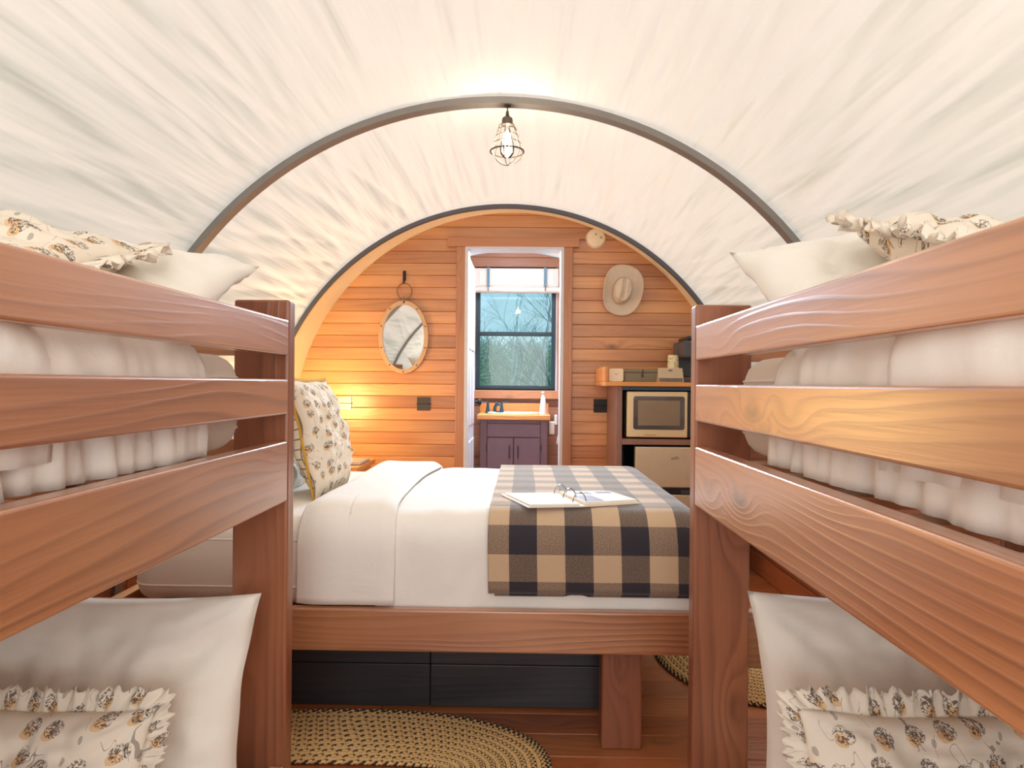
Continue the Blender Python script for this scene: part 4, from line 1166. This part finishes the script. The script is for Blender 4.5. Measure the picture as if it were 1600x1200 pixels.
# roll-up shade
s0, s1 = P(741, 440, 5.98).x, P(873, 440, 5.98).x; sz0, sz1 = P(800, 457, 5.98).z, P(800, 419, 5.98).z
sh = thing('window_shade', 'white fabric shade rolled up on two straps above the bathroom window', 'window shade', ((s0+s1)/2, 6.0, sz1))
box('fabric_panel', s0, s1, 5.985, 6.04, sz0+.05, sz1, shade_m, sh, .01)
box('inset_panel', s0+.045, s1-.045, 5.978, 5.986, sz0+.065, sz1-.03, shade_inner, sh, .002)
tube('rolled_hem', [(s0-.005, 5.995, sz0+.024), (s1+.005, 5.995, sz0+.024)], .026, shade_m, sh, 14)
for px in (763, 852):
    q = P(px, 440, 5.97).x
    box('strap', q-.012, q+.012, 5.958, 5.964, sz0+.055, sz1+.004, plain('blue_grey_strap', (92, 128, 150), .7), sh, .001)
    box('buckle', q-.010, q+.010, 5.950, 5.958, sz0+.046, sz0+.056, bronze, sh, .001)
    box('strap_end', q-.004, q+.004, 5.954, 5.958, sz0+.01, sz0+.046, bronze, sh, 0)

# vanity
VY = 5.60
vx0, vx1 = P(750, 700, VY).x, P(855, 700, VY).x; vzt = P(800, 656, VY).z
va = thing('vanity_cabinet', 'mauve painted vanity cabinet with two doors under the bathroom window', 'vanity', ((vx0+vx1)/2, 5.8, 0))
box('body', vx0, vx1, VY+.02, 6.02, .0, vzt, vanity_paint, va, .003)
st = .055
box('stile', vx0, vx0+st, VY, VY+.019, 0, vzt, vanity_paint, va, .002); box('stile', vx1-st, vx1, VY, VY+.019, 0, vzt, vanity_paint, va, .002)
box('rail', vx0+st+.001, vx1-st-.001, VY+.002, VY+.019, vzt-.03, vzt, vanity_paint, va, .002)
pz1, pz0 = vzt-.032, P(800, 684, VY).z
box('false_drawer', vx0+st+.003, vx1-st-.003, VY-.004, VY+.016, pz0+.004, pz1, vanity_paint, va, .005)
mid = (vx0+vx1)/2
for a, b, hx in ((vx0+st+.003, mid-.003, mid-.035), (mid+.003, vx1-st-.003, mid+.035)):
    d_ = box('door', a, b, VY-.006, VY+.016, .10, pz0-.002, vanity_paint, va, .005)
    z_ = P(800, 706, VY).z
    tube('handle', [(hx, VY-.006, z_+.05), (hx, VY-.022, z_+.045), (hx, VY-.026, z_), (hx, VY-.022, z_-.045), (hx, VY-.006, z_-.05)], .005, bronze, d_, 8)
for xx in (vx0+st-.006, vx1-st-.004):
    z_ = P(800, 700, VY).z; box('hinge', xx, xx+.010, VY-.010, VY-.001, z_-.03, z_+.03, bronze, va, .002)
tx0, tx1 = P(745, 655, VY-.03).x, P(860, 655, VY-.03).x; tz1 = P(800, 648.5, VY-.03).z
vt = thing('vanity_countertop', 'honey wood vanity top with white basin and backsplash', 'vanity top', ((tx0+tx1)/2, 5.8, vzt))
box('slab', tx0, tx1, VY-.03, 6.04, vzt+.001, tz1, counter_wood, vt, .004)
bz1 = P(800, 630, 6.02).z
box('backsplash', P(750, 640, 6.02).x, P(857, 640, 6.02).x, 6.015, 6.04, tz1, bz1, counter_wood, vt, .003)
lathe('basin_rim', [(.19, 0), (.195, .010), (.185, .014), (.17, .010), (.15, -.0), (0, .001)], white_plastic, ((tx0+tx1)/2, 5.80, tz1), vt, Matrix.Diagonal((1.15, .8, 1, 1)), 40)
# faucet
fx = P(770, 640, 5.75).x; fy = 5.90; fz = tz1
fa = thing('faucet', 'dark teal two handle faucet on the bathroom vanity', 'faucet', (fx, fy, fz))
box('deck_plate', fx-.075, fx+.085, fy-.02, fy+.02, fz+.001, fz+.016, teal_metal, fa, .006)
tube('spout', [(fx+.01, fy, fz+.01), (fx+.012, fy, fz+.05), (fx+.03, fy-.03, fz+.085), (fx+.05, fy-.09, fz+.075)], [.016, .014, .013, .011], teal_metal, fa, 12)
for sx_ in (-.05, .07):
    lathe('handle_base', [(0, 0), (.02, 0), (.014, .03), (.010, .065), (.012, .08), (0, .084)], teal_metal, (fx+sx_, fy, fz+.014), fa, n=16)
    tube('lever', [(fx+sx_+(-.055 if sx_ < 0 else .055), fy-.01, fz+.098), (fx+sx_, fy, fz+.096)], .0055, teal_metal, fa, 8)
# soap bottle
so = P(848.5, 640, 5.72); bz = tz1
sp = thing('soap_bottle', 'white pump soap bottle on the right of the vanity top', 'soap bottle', (so.x, 5.72, bz))
zt2 = P(848, 612, 5.72).z; hh = zt2-bz
lathe('bottle', [(0, .001), (.031, .001), (.032, .012), (.018, hh*.76), (.013, hh*.80), (0, hh*.80)], plain('pearl_bottle', (214, 212, 222), .25), (so.x, 5.72, bz), sp)
lathe('pump_collar', [(0, hh*.79), (.013, hh*.79), (.013, hh*.87), (.006, hh*.88), (.006, hh*.95), (0, hh*.95)], white_plastic, (so.x, 5.72, bz), sp, n=16)
box('pump_head', so.x-.016, so.x+.010, 5.705, 5.735, bz+hh*.93, bz+hh, white_plastic, sp, .004)
# paper holder on the vanity side and towel on the wall
q = P(860, 668, 5.85)
ph_ = thing('paper_holder', 'small white holder fixed beside the vanity', 'holder', q)
box('plate', q.x-.012, q.x+.035, 5.84, 5.90, q.z-.06, q.z+.05, white_plastic, ph_, .006); box('arm', q.x+.035, q.x+.06, 5.855, 5.885, q.z+.02, q.z+.11, white_plastic, ph_, .006)
tq0, tq1 = P(867, 700, 5.3).x, P(880, 700, 5.3).x
tw = thing('hand_towel', 'white hand towel hanging right of the vanity', 'towel', (tq1, 5.3, 1.0))
bm = bmesh.new(); rows = []
for j in range(16):
    z_ = P(870, 640, 5.3).z-(j/15)*.30; row = []
    for i in range(17):
        wd = .03+.05*(j/15); row.append(bm.verts.new((tq1+.03-wd*(i/16), 5.30+.012*math.sin(i*1.4)+.01*fb(i*.3, j*.3), z_+.03*(i/16)*(j/15))))
    rows.append(row)
for A2, B2 in zip(rows, rows[1:]):
    for i in range(16): bm.faces.new((A2[i], A2[i+1], B2[i+1], B2[i]))
o = obj('cloth', bm, towel_m, tw, 'all'); o.modifiers.new('thickness', 'SOLIDIFY').thickness = .006
box('towel_bar', tq1-.04, BXR, 5.293, 5.307, P(870, 636, 5.3).z, P(870, 636, 5.3).z+.014, bronze, tw, .003)
# open door leaf
dl_ = thing('door_1', 'white panelled bathroom door standing open against the left', 'door', (DX0-.02, D_WALL+.115, 0)); dl_['kind'] = 'structure'
x0_ = DX0-.006
lf = box('leaf', x0_-.036, x0_, D_WALL+.12, D_WALL+.74, .012, DZT-.02, white_paint, dl_, .002)
for z0, z1 in ((.12, .75), (.86, 1.30), (1.42, 1.92)):
    for ya, yb in ((.19, .40), (.46, .67)):
        box('door_panel', x0_-.001, x0_+.008, D_WALL+ya, D_WALL+yb, z0, z1, white_paint, lf, .004)
kq = P(744, 628, D_WALL+.68)
lathe('door_knob', [(0, 0), (.026, 0), (.026, .006), (.010, .010), (.010, .030), (.024, .042), (.026, .055), (.018, .064), (0, .066)], black_iron, (x0_, D_WALL+.69, kq.z), lf, Matrix.Rotation(PI/2, 4, 'Y'), 20)
lathe('door_knob', [(0, 0), (.026, 0), (.026, .006), (.010, .010), (.010, .030), (.024, .042), (.026, .055), (.018, .064), (0, .066)], black_iron, (x0_-.036, D_WALL+.69, kq.z), lf, Matrix.Rotation(-PI/2, 4, 'Y'), 20)

# ------------------------------------------------------------------ outside the window
gm = bmesh.new()
N = 40
gr = [[gm.verts.new((-30+60*i/N, 7.5+52*j/N, -.9+ (j/N)**1.2*4.6 + .5*fb(i*.3, j*.3))) for i in range(N+1)] for j in range(N+1)]
for j in range(N):
    for i in range(N): gm.faces.new((gr[j][i], gr[j][i+1], gr[j+1][i+1], gr[j+1][i]))
o = obj('hillside', gm, ground_m, None, 'all'); tag(o, 'green hillside seen through the bathroom window', 'hillside', kind='structure')
def branch(bm, p, d, L, r, depth, rnd):
    n_ = 3; pts = [p.copy()]; rs = [r]
    for i in range(n_):
        d = (d+Vector((rnd.uniform(-.22, .22), rnd.uniform(-.22, .22), rnd.uniform(-.10, .16)))).normalized()
        p = p+d*L/n_; pts.append(p.copy()); rs.append(r*(1-.35*(i+1)/n_))
    add_tube(bm, pts, rs, 4 if depth > 3 else 3, caps=False)
    if depth <= 0: return
    for k in range(rnd.choice((2, 3, 3))):
        i = rnd.choice((1, 2, 3, 3))
        dd = (d+Vector((rnd.uniform(-.95, .95), rnd.uniform(-.6, .6), rnd.uniform(-.45, .7)))).normalized()
        branch(bm, pts[i], dd, L*rnd.uniform(.62, .84), rs[i]*rnd.uniform(.58, .82), depth-1, rnd)
rnd = random.Random(5)
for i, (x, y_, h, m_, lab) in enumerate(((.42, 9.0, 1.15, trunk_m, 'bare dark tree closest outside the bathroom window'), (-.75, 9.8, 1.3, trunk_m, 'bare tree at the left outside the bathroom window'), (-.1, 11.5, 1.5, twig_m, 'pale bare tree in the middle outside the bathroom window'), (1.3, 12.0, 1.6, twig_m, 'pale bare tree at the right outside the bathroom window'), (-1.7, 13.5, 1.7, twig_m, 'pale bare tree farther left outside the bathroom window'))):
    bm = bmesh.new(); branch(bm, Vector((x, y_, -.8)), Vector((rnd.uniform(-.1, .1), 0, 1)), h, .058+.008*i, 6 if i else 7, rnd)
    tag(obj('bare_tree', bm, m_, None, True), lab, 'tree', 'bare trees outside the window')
bm = bmesh.new()
for k in range(9000):
    y_ = rnd.uniform(12.5, 26); x = rnd.uniform(-3.4, 3.2)*y_/18; hb = -.6+(y_-12)*.07
    p = Vector((x, y_, hb+rnd.random()**1.2*2.3)); d = Vector((rnd.uniform(-1, 1), rnd.uniform(-.5, .5), rnd.uniform(-.1, 1.1))).normalized()
    L_ = rnd.uniform(.2, .7); add_tube(bm, [p, p+d*L_*.5, p+d*L_+Vector((rnd.uniform(-.08, .08), 0, rnd.uniform(-.05, .08)))], [.012, .009, .004], 3, caps=False)
tag(obj('brushwood', bm, brush_m, None), 'tangle of grey green brushwood behind the bare trees', 'brushwood', kind='stuff')
